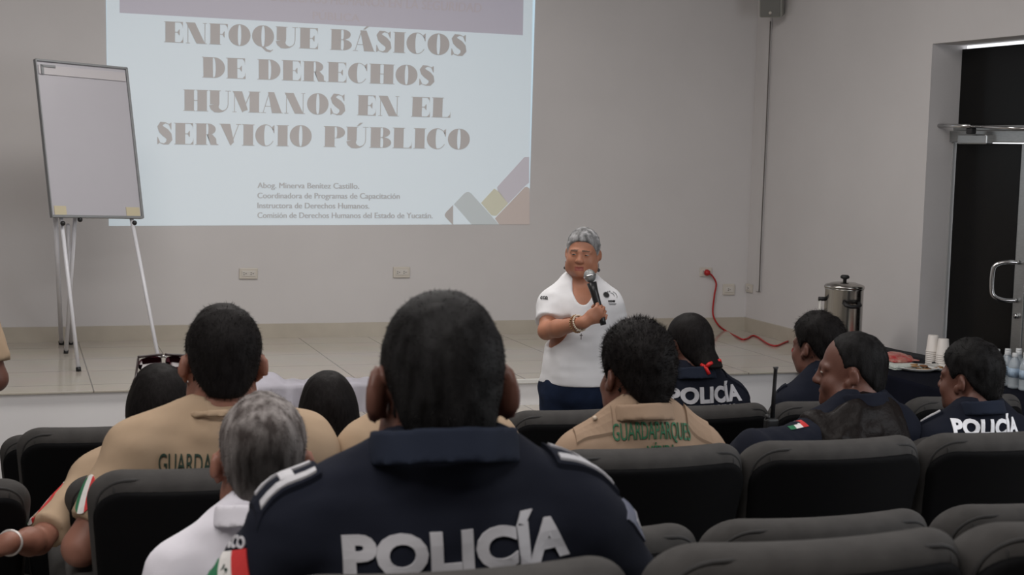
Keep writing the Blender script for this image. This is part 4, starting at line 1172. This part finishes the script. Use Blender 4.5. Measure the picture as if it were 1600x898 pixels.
p10 = person('officer_in_vest', 'officer in a dark quilted vest, bald-fronted head turned left in profile', 1333, 512, FL[4], row=4, yaw=.18, head=(.80, 0, -.0), hs=1.06, sw=1.08, bulk=1.1, neck_r=.064, hair=('short', M_hairF), hair_len=.005,
             hairopt=dict(noise=.002, len=.007, hl=([-.2, -.095, -.05, -.03, .005, .015, .03, .05, .07, .09], [-.080, -.080, -.050, -.04, -.02, -.0, .045, .078, .12, .14])), shirt=M_navy, collar=(M_navy, .088, .024, .572, .2), vox=.006, spk=5000,
             arms={'L': dict(elp=(1178, 702, 4.22), wr=(-.44, .22, .74))}, wr=.008, clav=.012, nk=.662)
flag_patch(p10, (1226, 640), .095, .095, rot=.25, dirn=(.30, .9, -.35))
decal('lettering', p10, (1403, 674), [text_piece('A', .045, .05, .045)], M_thrb, p10.shirt)
p11 = person('officer_right', 'officer at the right edge, navy shirt with POLICÍA, face turned left', 1520, 528, FL[4], row=4, yaw=.05, head=(.40, 0, 0), hs=1.06, sw=1.12, bulk=1.12, neck_r=.064, hair=('crop', M_hairF), hair_len=.007, vox=.006,
             hairopt=dict(noise=.003, len=.012, up=.6), shirt=M_navy, collar=(M_navyl, .088, .024, .572, .2), spk=5000)
decal('lettering', p11, (1549, 667), [text_piece('POLICÍA', .250, .050, .045, 0, 1.05)], M_thrb, p11.shirt)
epaulette(p11, (1455, 636), (1425, 646), .055)
p12 = person('bystander', 'person at the far left edge, only a tan sleeve and dark elbow in view', -112, 300, ZF, depth=5.3, yaw=-.4, pose='stand', hs=1.0, sw=1.0, shirt=M_tan, sleeve=.80, skin=M_skin, spk=0,
             arms={'R': dict(elp=(-8, 592, 5.3), wr=(.0, .20, 1.12)), 'L': dict(el=(-.24, -.02, 1.05), wr=(-.2, .2, 1.0))})

# quilted vest over the officer's back
P = p10; F = Field(.007); vy = np.array([0, -.032, 0]); s = P.s; zp = .52; g = .034
F.ell((-.045, -.078, zp + .31), (.165 + g, .125 + g, .20 + g), .05); F.ell((-.045, -.056, zp + .13), (.155 + g, .130 + g, .17 + g), .06); F.ell((-.02, -.106, zp + .475), (.135 + g, .06 + g, .09 + g), .05)
F.cap((-.17, -.07, zp + .462), (.06, -.07, zp + .475), .058 + g, None, .05); F.ell((-.06, -.075, zp + .36), (.12 + g, .06 + g, .12 + g), .05)
F.cap((0, -.01, zp + .585), P.hd[:3, 3], .074, None, .01, 's')
F.cut(lambda Q: np.maximum(np.maximum(np.float32(zp - .02) - Q[..., 2], Q[..., 0] - .125), -.225 - Q[..., 0]), .02)
F.noise(.014, (18, 18, 11), 21); F.noise(.006, (30, 30, 24), 5)
V, Fc = F.build()
M_vest = mat('quilted_nylon', (.0095, .0065, .0058), rough=.5, spec=.14, var=.4, vscale=12, bump=.3, bscale=60, bdist=.01)
link('quilted_vest', meshfrom('quilted_vest', V * s, Fc), M_vest, P.body)

# radio with antenna held up beside the vest officer
ra = W(1205, 655, 4.55); rd = tag(empty('handheld_radio', tuple(ra)), 'black handheld radio with long antenna standing between two officers', 'radio')
bm = bmesh.new(); bx(bm, (0, 0, -.045), (.042, .03, .10), bevel=.008); frombm('radio_body', bm, M_dark, rd)
tubeobj('antenna', [(.004, 0, 0), (.006, 0, .10), (.008, 0, .155), (.008, 0, .163)], [.0075, .006, .006, .009], M_dark, rd, 10)
tubeobj('tuning_knob', [(-.012, 0, .0), (-.012, 0, .016)], .008, M_dark, rd, 10)

# sunglasses on the woman's hair
P = p4; hd = P.hd
def hl(a): return tuple((hd[:3, :3] @ np.array(a) + hd[:3, 3]) * P.s)
gl = tag(empty('sunglasses'), 'dark red-tinted sunglasses pushed up on the black-haired woman\'s head', 'sunglasses')
gl.location = P.loc; gl.rotation_euler = (0, 0, P.yaw)
M_lens = mat('dark_red_lens', (.035, .006, .010), rough=.08, spec=.6); M_gfr = mat('dark_brown_frame', (.03, .018, .018), rough=.3)
ctr = np.array([.016, .034, .134])
for sx in (-1, 1):
    bm = bmesh.new(); ring = []
    for k in range(24):
        a = 2 * math.pi * k / 24; x = sx * .040 + .035 * math.copysign(abs(math.cos(a)) ** .7, math.cos(a)); z = .024 * math.copysign(abs(math.sin(a)) ** .7, math.sin(a)) * (1.05 if math.sin(a) < 0 else .9)
        ring.append(bm.verts.new(hl(ctr + np.array([x, -.004 * (x / .04) ** 2 - z * .25, z * .9 - .006 * (abs(x) / .07)]))))
    f = bm.faces.new(ring); bmesh.ops.solidify(bm, geom=[f], thickness=.003); frombm('lens', bm, M_lens, gl, True)
    pts = [hl(ctr + np.array([sx * .075, -.016, .012])), hl(ctr + np.array([sx * .088, -.06, -.05])), hl(ctr + np.array([sx * .092, -.085, -.095])), hl(ctr + np.array([sx * .090, -.10, -.13]))]
    tubeobj('temple', pts, .0032, M_gfr, gl, 8)
    tubeobj('rim', [hl(ctr + np.array([sx * (.003 + .073 * t), -.004 * (t * 1.9) ** 2 - .004, .021 - .004 * t])) for t in np.linspace(0, 1, 8)], .0035, M_gfr, gl, 8)
tubeobj('bridge', [hl(ctr + np.array([-.008, .0, .012])), hl(ctr + np.array([0, .003, .015])), hl(ctr + np.array([.008, 0, .012]))], .003, M_chrome, gl, 8)
# bracelet on her left wrist
P = p4; el = np.array(P.A['L']['el']); wr_ = np.array(P.A['L']['wr'])
def ringobj(name, P, c, ax, r, tr, m, label, n=28, beads=False, cat='bracelet', mats2=None):
    ax = np.array(ax) / np.linalg.norm(ax); a = np.cross(ax, [0, 0, 1.]); a /= np.linalg.norm(a); b = np.cross(ax, a)
    o = tag(empty(name), label, cat); o.location = P.loc; o.rotation_euler = (0, 0, P.yaw)
    bm = bmesh.new()
    pts = [(np.array(c) + r * (a * math.cos(2 * math.pi * k / n) + b * math.sin(2 * math.pi * k / n))) * P.s for k in range(n + 1)]
    if beads:
        for p in pts[:-1]:
            r_ = bmesh.ops.create_uvsphere(bm, u_segments=8, v_segments=6, radius=tr); bmesh.ops.translate(bm, vec=tuple(p), verts=r_['verts'])
    else: tube(bm, [tuple(p) for p in pts], tr, 8, False)
    frombm('beads' if beads else 'band', bm, m, o, True); return o
ringobj('bracelet', p4, el + (wr_ - el) * .93, wr_ - el, .031, .0042, mat('pale_bracelet', (.55, .52, .50), .3, .4), 'pale bracelet on the wrist at the far left edge')

# ------------------------------------------------------------------ the speaker
zq = .86
p0 = person('speaker', 'woman in a white tee speaking into a microphone, grey hair pulled back', 912, 354.5, .016, depth=6.5, nk=.665, vneck=.125, yaw=math.radians(180 - 14), head=(math.radians(-16), -.02, -.03), pose='stand', hs=.94, clav=-.045, es=.85, sw=.86, bulk=1.14, neck_r=.058, jaw=1.2,
            skin=M_skinW, hair=('pulled', M_hairW), hair_len=.015, vox=.0055, svox=.007, shirt=M_tee, sleeve=.58, trousers=M_jean, lean=-.01, lips=True, spk=2500, hem=zq + .02, wr=.005,
            hairopt=dict(noise=.0025, freq=(28, 28, 110), len=.012, up=.05, flow=(0, -.8, -.1), vox=.005, hl=([-.2, -.095, -.05, -.03, .0, .012, .030, .055, .075, .11], [-.095, -.095, -.080, -.055, -.040, -.028, .004, .046, .064, .070])),
            arms={'R': dict(elp=(854, 517, 6.47), wrp=(913, 503, 6.27), hd=(-.72, .12, .55), hn=(.25, -.95, .0), curl=(1.15, 1.25, .8), thumb=.8, flip=1),
                  'L': dict(elp=(968, 515, 6.62), wr=(-.17, .10, zq + .04))})
P = p0; s = P.s
decal('sleeve_lettering', p0, (850.5, 465), [text_piece('C.C.D.', .042, .014, .02)], M_lace, p0.shirt, rot=.05)
def disc(cx_, cy_, r, mi=0, n=16): return ([(cx_ + r * math.cos(2 * math.pi * k / n), cy_ + r * math.sin(2 * math.pi * k / n)) for k in range(n)], [tuple(range(n))], mi)
def annarc(cx_, cy_, r0, r1, a0, a1, mi=0, n=10):
    o = [(cx_ + r1 * math.cos(a0 + (a1 - a0) * k / n), cy_ + r1 * math.sin(a0 + (a1 - a0) * k / n)) for k in range(n + 1)]; i = [(cx_ + r0 * math.cos(a0 + (a1 - a0) * k / n), cy_ + r0 * math.sin(a0 + (a1 - a0) * k / n)) for k in range(n + 1)]
    return (o + i[::-1], [(k, k + 1, 2 * n + 1 - k - 1, 2 * n + 1 - k) for k in range(n)], mi)
tx = text_piece('CODHEY', .034, .008, .03); tx = ([(a + .004, b - .024) for a, b in tx[0]], tx[1], 0)
ty = [R2(-.012, -.036, .024, -.0345, 1), R2(-.008, -.0395, .02, -.0385, 1)]
decal('chest_emblem', p0, (953, 463), [disc(-.017, .006, .0125), annarc(-.017, .006, .014, .0155, 0, 6.28, 1), disc(-.006, .023, .0035, 1), disc(.0045, .0265, .0035, 1), annarc(.006, .004, .014, .0155, -.4, 1.5, 1), annarc(.012, .004, .022, .0232, -.6, 1.2, 1), tx] + ty, [M_lace, mat('grey_print', (.32, .32, .33), .7)], p0.shirt)
# microphone in her right hand
wrp = np.array(P.A['R']['wr']); dh = np.array([-.72, .12, .55]); dh /= np.linalg.norm(dh); nh_ = np.array([.25, -.95, 0]); nh_ -= dh * (nh_ @ dh); nh_ /= np.linalg.norm(nh_)
grip = (wrp + dh * .012 + dh * .085 * .92 + nh_ * .031) * s
mtop = toL(P, W(921.5, 431, 6.30))
mgrip = Vector(grip)
mc = tag(empty('microphone'), 'black handheld microphone with silver mesh head held by the speaker', 'microphone'); mc.location = P.loc; mc.rotation_euler = (0, 0, P.yaw)
ad = (mtop - mgrip).normalized()
end = mgrip - ad * .07
M_mic = mat('black_microphone_body', (.012, .012, .013), rough=.35); M_mesh = mat('silver_mesh', (.33, .34, .34), rough=.35, metal=.8, bump=.8, bscale=1400)
base = mtop - ad * .03
tubeobj('handle', [tuple(end), tuple(end + ad * .02), tuple(base - ad * .04), tuple(base)], [.0125, .014, .0175, .0215], M_mic, mc, 18)
bm = bmesh.new(); bmesh.ops.create_uvsphere(bm, u_segments=20, v_segments=14, radius=.026); bmesh.ops.scale(bm, vec=(1, 1, 1.12), verts=bm.verts)
bm.transform(ad.to_track_quat('Z', 'Y').to_matrix().to_4x4()); bmesh.ops.translate(bm, vec=mtop, verts=bm.verts); frombm('mesh_head', bm, M_mesh, mc, True)
tubeobj('collar_ring', [tuple(mtop - ad * .004), tuple(mtop + ad * .003)], .0275, M_chrome, mc, 20)
el = np.array(P.A['R']['el'])
ringobj('bracelet', p0, el + (wrp - el) * .88, (wrp - el) * np.array([1, 1, 1]) + np.array([0, 0, .05]), .038, .0045, mat('cream_beads', (.62, .54, .42), .4), 'cream bead bracelet nearest the speaker\'s hand, with a small cross', 26, True)
ringobj('bracelet', p0, el + (wrp - el) * .80, wrp - el, .040, .005, mat('brown_gold_beads', (.33, .19, .09), .35, .3), 'brown bead bracelet farther up the speaker\'s wrist', 24, True)
cp = (el + (wrp - el) * .90 + np.array([0, .035, -.035])) * s
cb = [o for o in bpy.data.objects if o.name.startswith('bracelet') and 'cross' in (o.get('label') or '')][0]
bm = bmesh.new(); bx(bm, tuple(cp + np.array([0, .004, -.022])), (.003, .003, .026)); bx(bm, tuple(cp + np.array([0, .004, -.017])), (.013, .003, .003)); frombm('cross_pendant', bm, mat('dark_cross', (.05, .035, .03), .4), cb)
for sx in (-1, 1):
    bm = bmesh.new(); bmesh.ops.create_uvsphere(bm, u_segments=12, v_segments=8, radius=.008)
    e_ = (P.hd[:3, :3] @ (np.array([sx * .081, .004, -.078]) * 1.02) + P.hd[:3, 3]) * s
    bmesh.ops.translate(bm, vec=tuple(e_), verts=bm.verts); tube(bm, [tuple(e_), tuple(e_ + np.array([0, 0, .03]))], .0012, 6)
    frombm('earring', bm, mat('dark_grey_stone', (.05, .05, .055), .3), P.body, True)
# ================================================================== refreshment table
TZ = .72
M_cloth = mat('navy_tablecloth', (.005, .006, .013), rough=.9, spec=.1, var=.3, vscale=10, bump=.2, bscale=600)
tx0, tx1, ty0, ty1 = 4.30, XR - .03, 5.35, 7.34
tb = tag(empty('refreshment_table', ((tx0 + tx1) / 2, (ty0 + ty1) / 2, ZF)), 'long table under a dark navy cloth along the right wall', 'table')
c0 = np.array(tb.location)
bm = bmesh.new(); bx(bm, (0, 0, TZ - ZF - .026), (tx1 - tx0 - .03, ty1 - ty0 - .03, .03), bevel=.004); frombm('tabletop', bm, M_plate, tb)
for a in (-1, 1):
    for b in (-1, 1): tubeobj('leg', [(a * .2, b * .85, 0), (a * .2, b * .85, TZ - ZF - .04)], .014, M_metal, tb, 10)
bm = bmesh.new(); hw, hd_ = (tx1 - tx0) / 2, (ty1 - ty0) / 2
per = []
for k in range(160):
    t = k / 160 * 4; i = int(t); f = t - i
    c4 = [(-hw, -hd_), (hw, -hd_), (hw, hd_), (-hw, hd_)]; p, q = np.array(c4[i]), np.array(c4[(i + 1) % 4]); per.append(p + (q - p) * f)
rings = []
for j, z in enumerate((TZ, TZ - .02, TZ - .2, TZ - .45, ZF + .05)):
    rg = []
    for k, p in enumerate(per):
        n = p / np.linalg.norm(p / np.array([hw, hd_])) * 0 + np.sign(p) * (np.abs(np.abs(p) - np.array([hw, hd_])) < 1e-6)
        w = (0, .006, .012, .02, .026)[j] * (1 + math.sin(k * .9) + .4 * math.sin(k * 2.3)) if j > 1 else (0, .006)[j]
        if n[0] > 0: w = min(w, .012)
        rg.append(bm.verts.new((p[0] + n[0] * w, p[1] + n[1] * w, z - ZF)))
    rings.append(rg)
for j in range(4):
    for k in range(160): bm.faces.new((rings[j][k], rings[j][(k + 1) % 160], rings[j + 1][(k + 1) % 160], rings[j + 1][k]))
bm.faces.new(rings[0])
o = frombm('tablecloth', bm, M_cloth, None, True); o.location = tb.location
tag(o, 'dark navy cloth draped over the refreshment table', 'tablecloth')
for p in o.data.polygons: p.use_smooth = len(p.vertices) == 4
def ontable(px, py): return hit(px, py, 2, TZ)
# covered box at the wall
a = hit(1383, 570, 0, XR - .16); b = hit(1444, 572, 0, XR - .16)
hz = float(hit(1383, 547, 0, XR - .16)[2]); hz2 = float(hit(1440, 557, 0, XR - .16)[2])
ya_, yb_ = float(a[1]) + .25, float(b[1]) - .1
bm = bmesh.new(); n = 24; top = []; 
prof = []
for k in range(n + 1):
    t = k / n; y_ = ya_ + (yb_ - ya_) * t; z_ = hz + (hz2 - hz) * max(0, (t - .3) / .7) - .012 * max(0, t - .85) / .15; prof.append((y_, z_))
rowsv = []
for (x_, dz_) in ((XR - .17, -9), (XR - .165, -.006), (XR - .15, 0), (XR - .07, 0), (XR - .06, -.006), (XR - .055, -9)):
    rowsv.append([bm.verts.new((x_, y_, (TZ + .001) if dz_ < -1 else z_ + dz_)) for y_, z_ in prof])
for i in range(5):
    for k in range(n): bm.faces.new((rowsv[i][k], rowsv[i][k + 1], rowsv[i + 1][k + 1], rowsv[i + 1][k]))
bm.faces.new([r_[0] for r_ in rowsv]); bm.faces.new([r_[-1] for r_ in rowsv][::-1])
o = frombm('covered_box', bm, mat('black_cloth_cover', (.008, .009, .014), .8, bump=.2, bscale=300)); tag(o, 'black cloth-covered box standing against the wall behind the snacks', 'box')
# coffee urn
ub = hit(1317, 583, 0, 4.50); uy = min(float(ub[1]), ty1 - .14)
d_u = float((np.array([4.5, uy, 1.0]) - CO) @ CF); ur = 29.5 * d_u / FPX
uz = lambda py: float(hit(1317, py, 1, uy)[2])
ur_o = tag(empty('coffee_urn', (4.5, uy, TZ + .002)), 'stainless steel coffee urn with black lid knob on the refreshment table', 'coffee urn')
# keep the urn on its pixel column
cx_u = hit(1317, 500, 1, uy); ur_o.location.x = float(cx_u[0])
H0 = uz(450) - TZ; 
M_steel = mat('brushed_steel', (.50, .48, .45), rough=.22, metal=1.0, var=.25, vscale=40, stretch=(1, 1, .02))
latheobj('urn_body', [(ur * .98, .02), (ur, .03), (ur, H0 - .012), (ur * 1.02, H0 - .008), (ur * 1.02, H0)], M_steel, ur_o, seg=48)
latheobj('urn_base', [(ur * 1.0, 0), (ur * 1.03, .004), (ur * 1.03, .03), (ur * .97, .034)], M_dark, ur_o, seg=40)
latheobj('urn_lid', [(ur * 1.05, H0), (ur * 1.05, H0 + .010), (ur * .98, H0 + .018), (ur * .6, H0 + .030), (ur * .2, H0 + .034), (0, H0 + .034)], M_steel, ur_o, seg=48)
latheobj('lid_knob', [(.010, H0 + .033), (.010, H0 + .048), (.024, H0 + .054), (.026, H0 + .064), (.018, H0 + .072), (0, H0 + .073)], M_dark, ur_o, seg=20)
hdx = Matrix.Rotation(math.radians(-55), 3, 'Z')
for ang, nm in ((math.radians(-98), 'side_handle'), (math.radians(82), 'side_handle')):
    R_ = Matrix.Rotation(ang, 3, 'Z'); bm = bmesh.new()
    pts = [R_ @ Vector(p) for p in ((ur * .99, -.045, H0 - .075), (ur + .02, -.042, H0 - .085), (ur + .034, -.02, H0 - .092), (ur + .034, .02, H0 - .092), (ur + .02, .042, H0 - .085), (ur * .99, .045, H0 - .075))]
    tube(bm, pts, .011, 10); frombm(nm, bm, M_dark, ur_o, True)
# sight glass with bracket
R_ = Matrix.Rotation(math.radians(165), 3, 'Z')
bm = bmesh.new(); tube(bm, [R_ @ Vector((ur + .028, 0, .08)), R_ @ Vector((ur + .028, 0, H0 - .065))], .008, 10); frombm('sight_glass', bm, mat('sight_glass_tube', (.55, .53, .5), .15), ur_o, True)
bm = bmesh.new(); tube(bm, [R_ @ Vector((ur - .005, 0, H0 - .065)), R_ @ Vector((ur + .038, 0, H0 - .065))], .012, 10); tube(bm, [R_ @ Vector((ur - .005, 0, .08)), R_ @ Vector((ur + .038, 0, .08))], .012, 10); frombm('gauge_bracket', bm, M_dark, ur_o, True)

# inverted paper cups, two stacks
M_cup = mat('white_paper_cup', (.78, .74, .70), rough=.55)
cup_prof = [(.0355, 0), (.0375, .002), (.0375, .005), (.0350, .006), (.0275, .090), (.0270, .0905), (0, .0905), (0, .0895), (.0264, .0895), (.0340, .006), (.0355, 0)]
cupm = None
for si, (px, py, n, ordn, nmx) in enumerate(((1456, 570, 8, 'left', 'nearer the plates'), (1472, 573, 7, 'right', 'nearer the officer'))):
    b = ontable(px, py); b[0] = min(b[0], XR - .05)
    for k in range(n):
        z = TZ + .001 + k * .0105
        if cupm is None:
            bm = bmesh.new(); lathe(bm, cup_prof[:-1], seg=28); bmesh.ops.remove_doubles(bm, verts=bm.verts, dist=1e-6); cupm = frombm('paper_cup', bm, M_cup, None, True); o = cupm
            cupm.data.polygons.foreach_set('use_smooth', [True] * len(cupm.data.polygons))
        else: o = cupm.copy(); COL.objects.link(o)
        o.location = (b[0], b[1], z)
        lab = 'white paper cup, topmost of the %s stack of upturned cups' % ordn if k == n - 1 else ('white paper cup, bottom one of the %s stack of upturned cups' % ordn if k == 0 else 'white paper cup, number %d from the table in the %s upturned stack' % (k + 1, ordn))
        tag(o, lab, 'paper cup', 'upturned paper cups on the table')
# plates with cookies
M_foam = mat('white_foam_plate', (.72, .72, .70), rough=.5)
M_cook = mat('golden_cookie', (.48, .27, .12), rough=.75, var=.5, vscale=60, bump=.4, bscale=200); M_cook2 = mat('brown_cookie', (.30, .13, .055), rough=.75, var=.5, vscale=60, bump=.4, bscale=200)
def plate(px, py, r, label):
    b = ontable(px, py)
    bm = bmesh.new(); lathe(bm, [(0, .002), (r * .72, .002), (r * .8, .006), (r, .018), (r * 1.0, .021), (r * .79, .010), (r * .7, .006), (0, .006)], seg=72, wob=lambda k, rr: .022 * (k % 2) if rr > r * .9 else 0)
    bmesh.ops.remove_doubles(bm, verts=bm.verts, dist=1e-6)
    o = frombm('foam_plate', bm, M_foam, None, True); o.location = tuple(b); tag(o, label, 'plate', 'plates on the refreshment table'); return b
rnd = random.Random(4)
pl1 = plate(1432, 578, .115, 'white foam plate with fluted rim full of cookies, beside the vest officer')
pl2 = plate(1474, 578, .10, 'white foam plate of cookies partly behind the right officer\'s face')
ckm = {}
def cookie(b, dx, dy, dz, r, which, label):
    if which not in ckm:
        bm = bmesh.new(); lathe(bm, [(0, 0), (.8, 0), (.97, .14), (1.0, .26), (.9, .42), (.5, .52), (0, .54)], seg=18, wob=lambda k, rr: .05 * math.sin(k * 2.1) + .03 * math.sin(k * 5.3) if rr > .4 else 0)
        bmesh.ops.remove_doubles(bm, verts=bm.verts, dist=1e-5); o = frombm('cookie', bm, (M_cook, M_cook2)[which], None, True); ckm[which] = o
    else: o = ckm[which].copy(); COL.objects.link(o)
    o.scale = (r, r, r * .8); o.location = (b[0] + dx, b[1] + dy, b[2] + .0065 + dz); o.rotation_euler = (rnd.uniform(-.15, .15), rnd.uniform(-.15, .15), rnd.uniform(0, 6))
    if dz == 0: o.rotation_euler = (0, 0, o.rotation_euler[2])
    tag(o, label, 'cookie', 'cookies on the foam plates')
pos = [(-.062, -.03), (-.022, -.058), (.024, -.05), (.062, -.02), (.045, .03), (0, .05), (-.045, .032), (0, -.005)]
wh = ['left rim', 'front rim', 'front right', 'right rim', 'back right', 'back rim', 'back left', 'middle']
for k, (dx, dy) in enumerate(pos): cookie(pl1, dx, dy, 0, .021, k % 3 == 0, '%s cookie lying at the %s of the larger cookie plate' % ('brown' if k % 3 == 0 else 'golden', wh[k]))
for k, (dx, dy) in enumerate(((-.03, -.03), (.03, -.02), (0.0, .025))): cookie(pl1, dx, dy, .0145, .022, k == 1, '%s cookie resting on the others, %s of the larger plate' % ('brown' if k == 1 else 'golden', ('front', 'right', 'back')[k]))
for k, (dx, dy) in enumerate(((-.05, -.02), (0, -.04), (-.01, .03), (.045, 0))): cookie(pl2, dx, dy, 0, .026, 0, 'golden cookie at the %s of the plate behind the right officer\'s face' % ('left', 'front', 'back', 'right')[k])
# paper napkins and a red snack bag
b = ontable(1404, 574.5)
bm = bmesh.new(); rn = random.Random(2)
for k in range(6): bx(bm, (rn.uniform(-.012, .012), rn.uniform(-.012, .012), .003 + k * .004), (.16, .20, .0035), Matrix.Rotation(rn.uniform(-.12, .12), 3, 'Z'))
o = frombm('napkin_pile', bm, mat('pale_paper_napkin', (.62, .66, .62), .8)); o.location = tuple(b); tag(o, 'pile of pale paper napkins behind the cookie plate', 'napkins')
b = ontable(1399, 569)
F = Field(.006); F.ell((0, 0, .034), (.075, .10, .030), .02); F.rbox((0, .0, .034), (.085, .115, .006), .005, .02); F.noise(.007, (40, 40, 40), 6)
V, Fc = F.build(); V[:, 2] = np.maximum(V[:, 2], .001)
o = link('snack_bag', meshfrom('snack_bag', V, Fc), mat('red_foil_wrapper', (.42, .02, .025), rough=.3, var=.75, col2=(.5, .25, .2), vscale=28, bump=.4, bscale=60, bdist=.01)); o.location = (b[0], b[1], TZ); tag(o, 'crinkled red snack bag at the left end of the refreshment table', 'snack bag')
# water bottles
M_pet = mat('clear_bottle_plastic', (.80, .87, .92), rough=.12, trans=.55, spec=.5); M_cap = mat('white_bottle_cap', (.75, .77, .78), .4); M_lab = mat('pale_blue_bottle_label', (.42, .55, .70), .45, var=.35, vscale=40)
bprof = [(.024, 0), (.030, .004), (.030, .016), (.0285, .020), (.030, .026), (.0285, .032), (.030, .038), (.0285, .044), (.030, .050), (.0300, .105), (.029, .118), (.022, .138), (.0135, .152), (.0125, .160), (0, .160)]
bt = None
names = [['nearest the wall', 'second from the wall', 'third from the wall'], ]
b0 = ontable(1578, 600)
for i in range(4):
    for j in range(3):
        loc = (float(b0[0]) + (j - 1) * .066 + .01 * (i % 2), float(b0[1]) + .03 - i * .072, TZ + .001)
        if loc[0] > XR - .06: loc = (XR - .06, loc[1], loc[2])
        lab = 'clear water bottle with white cap, %s row from the officer\'s head, %s' % (('first', 'second', 'third', 'fourth')[i], ('table-edge side', 'middle', 'wall side')[j])
        if bt is None:
            bt = tag(empty('water_bottle', loc), lab, 'water bottle', 'water bottles on the refreshment table')
            latheobj('bottle_body', bprof, M_pet, bt, seg=24)
            latheobj('bottle_cap', [(.0145, .156), (.0150, .158), (.0150, .174), (.0140, .176), (0, .176)], M_cap, bt, seg=20)
            latheobj('bottle_label', [(.0300, .056), (.0306, .056), (.0306, .102), (.0300, .102)], M_lab, bt, seg=24)
        else: dup(bt, loc, None, lab)
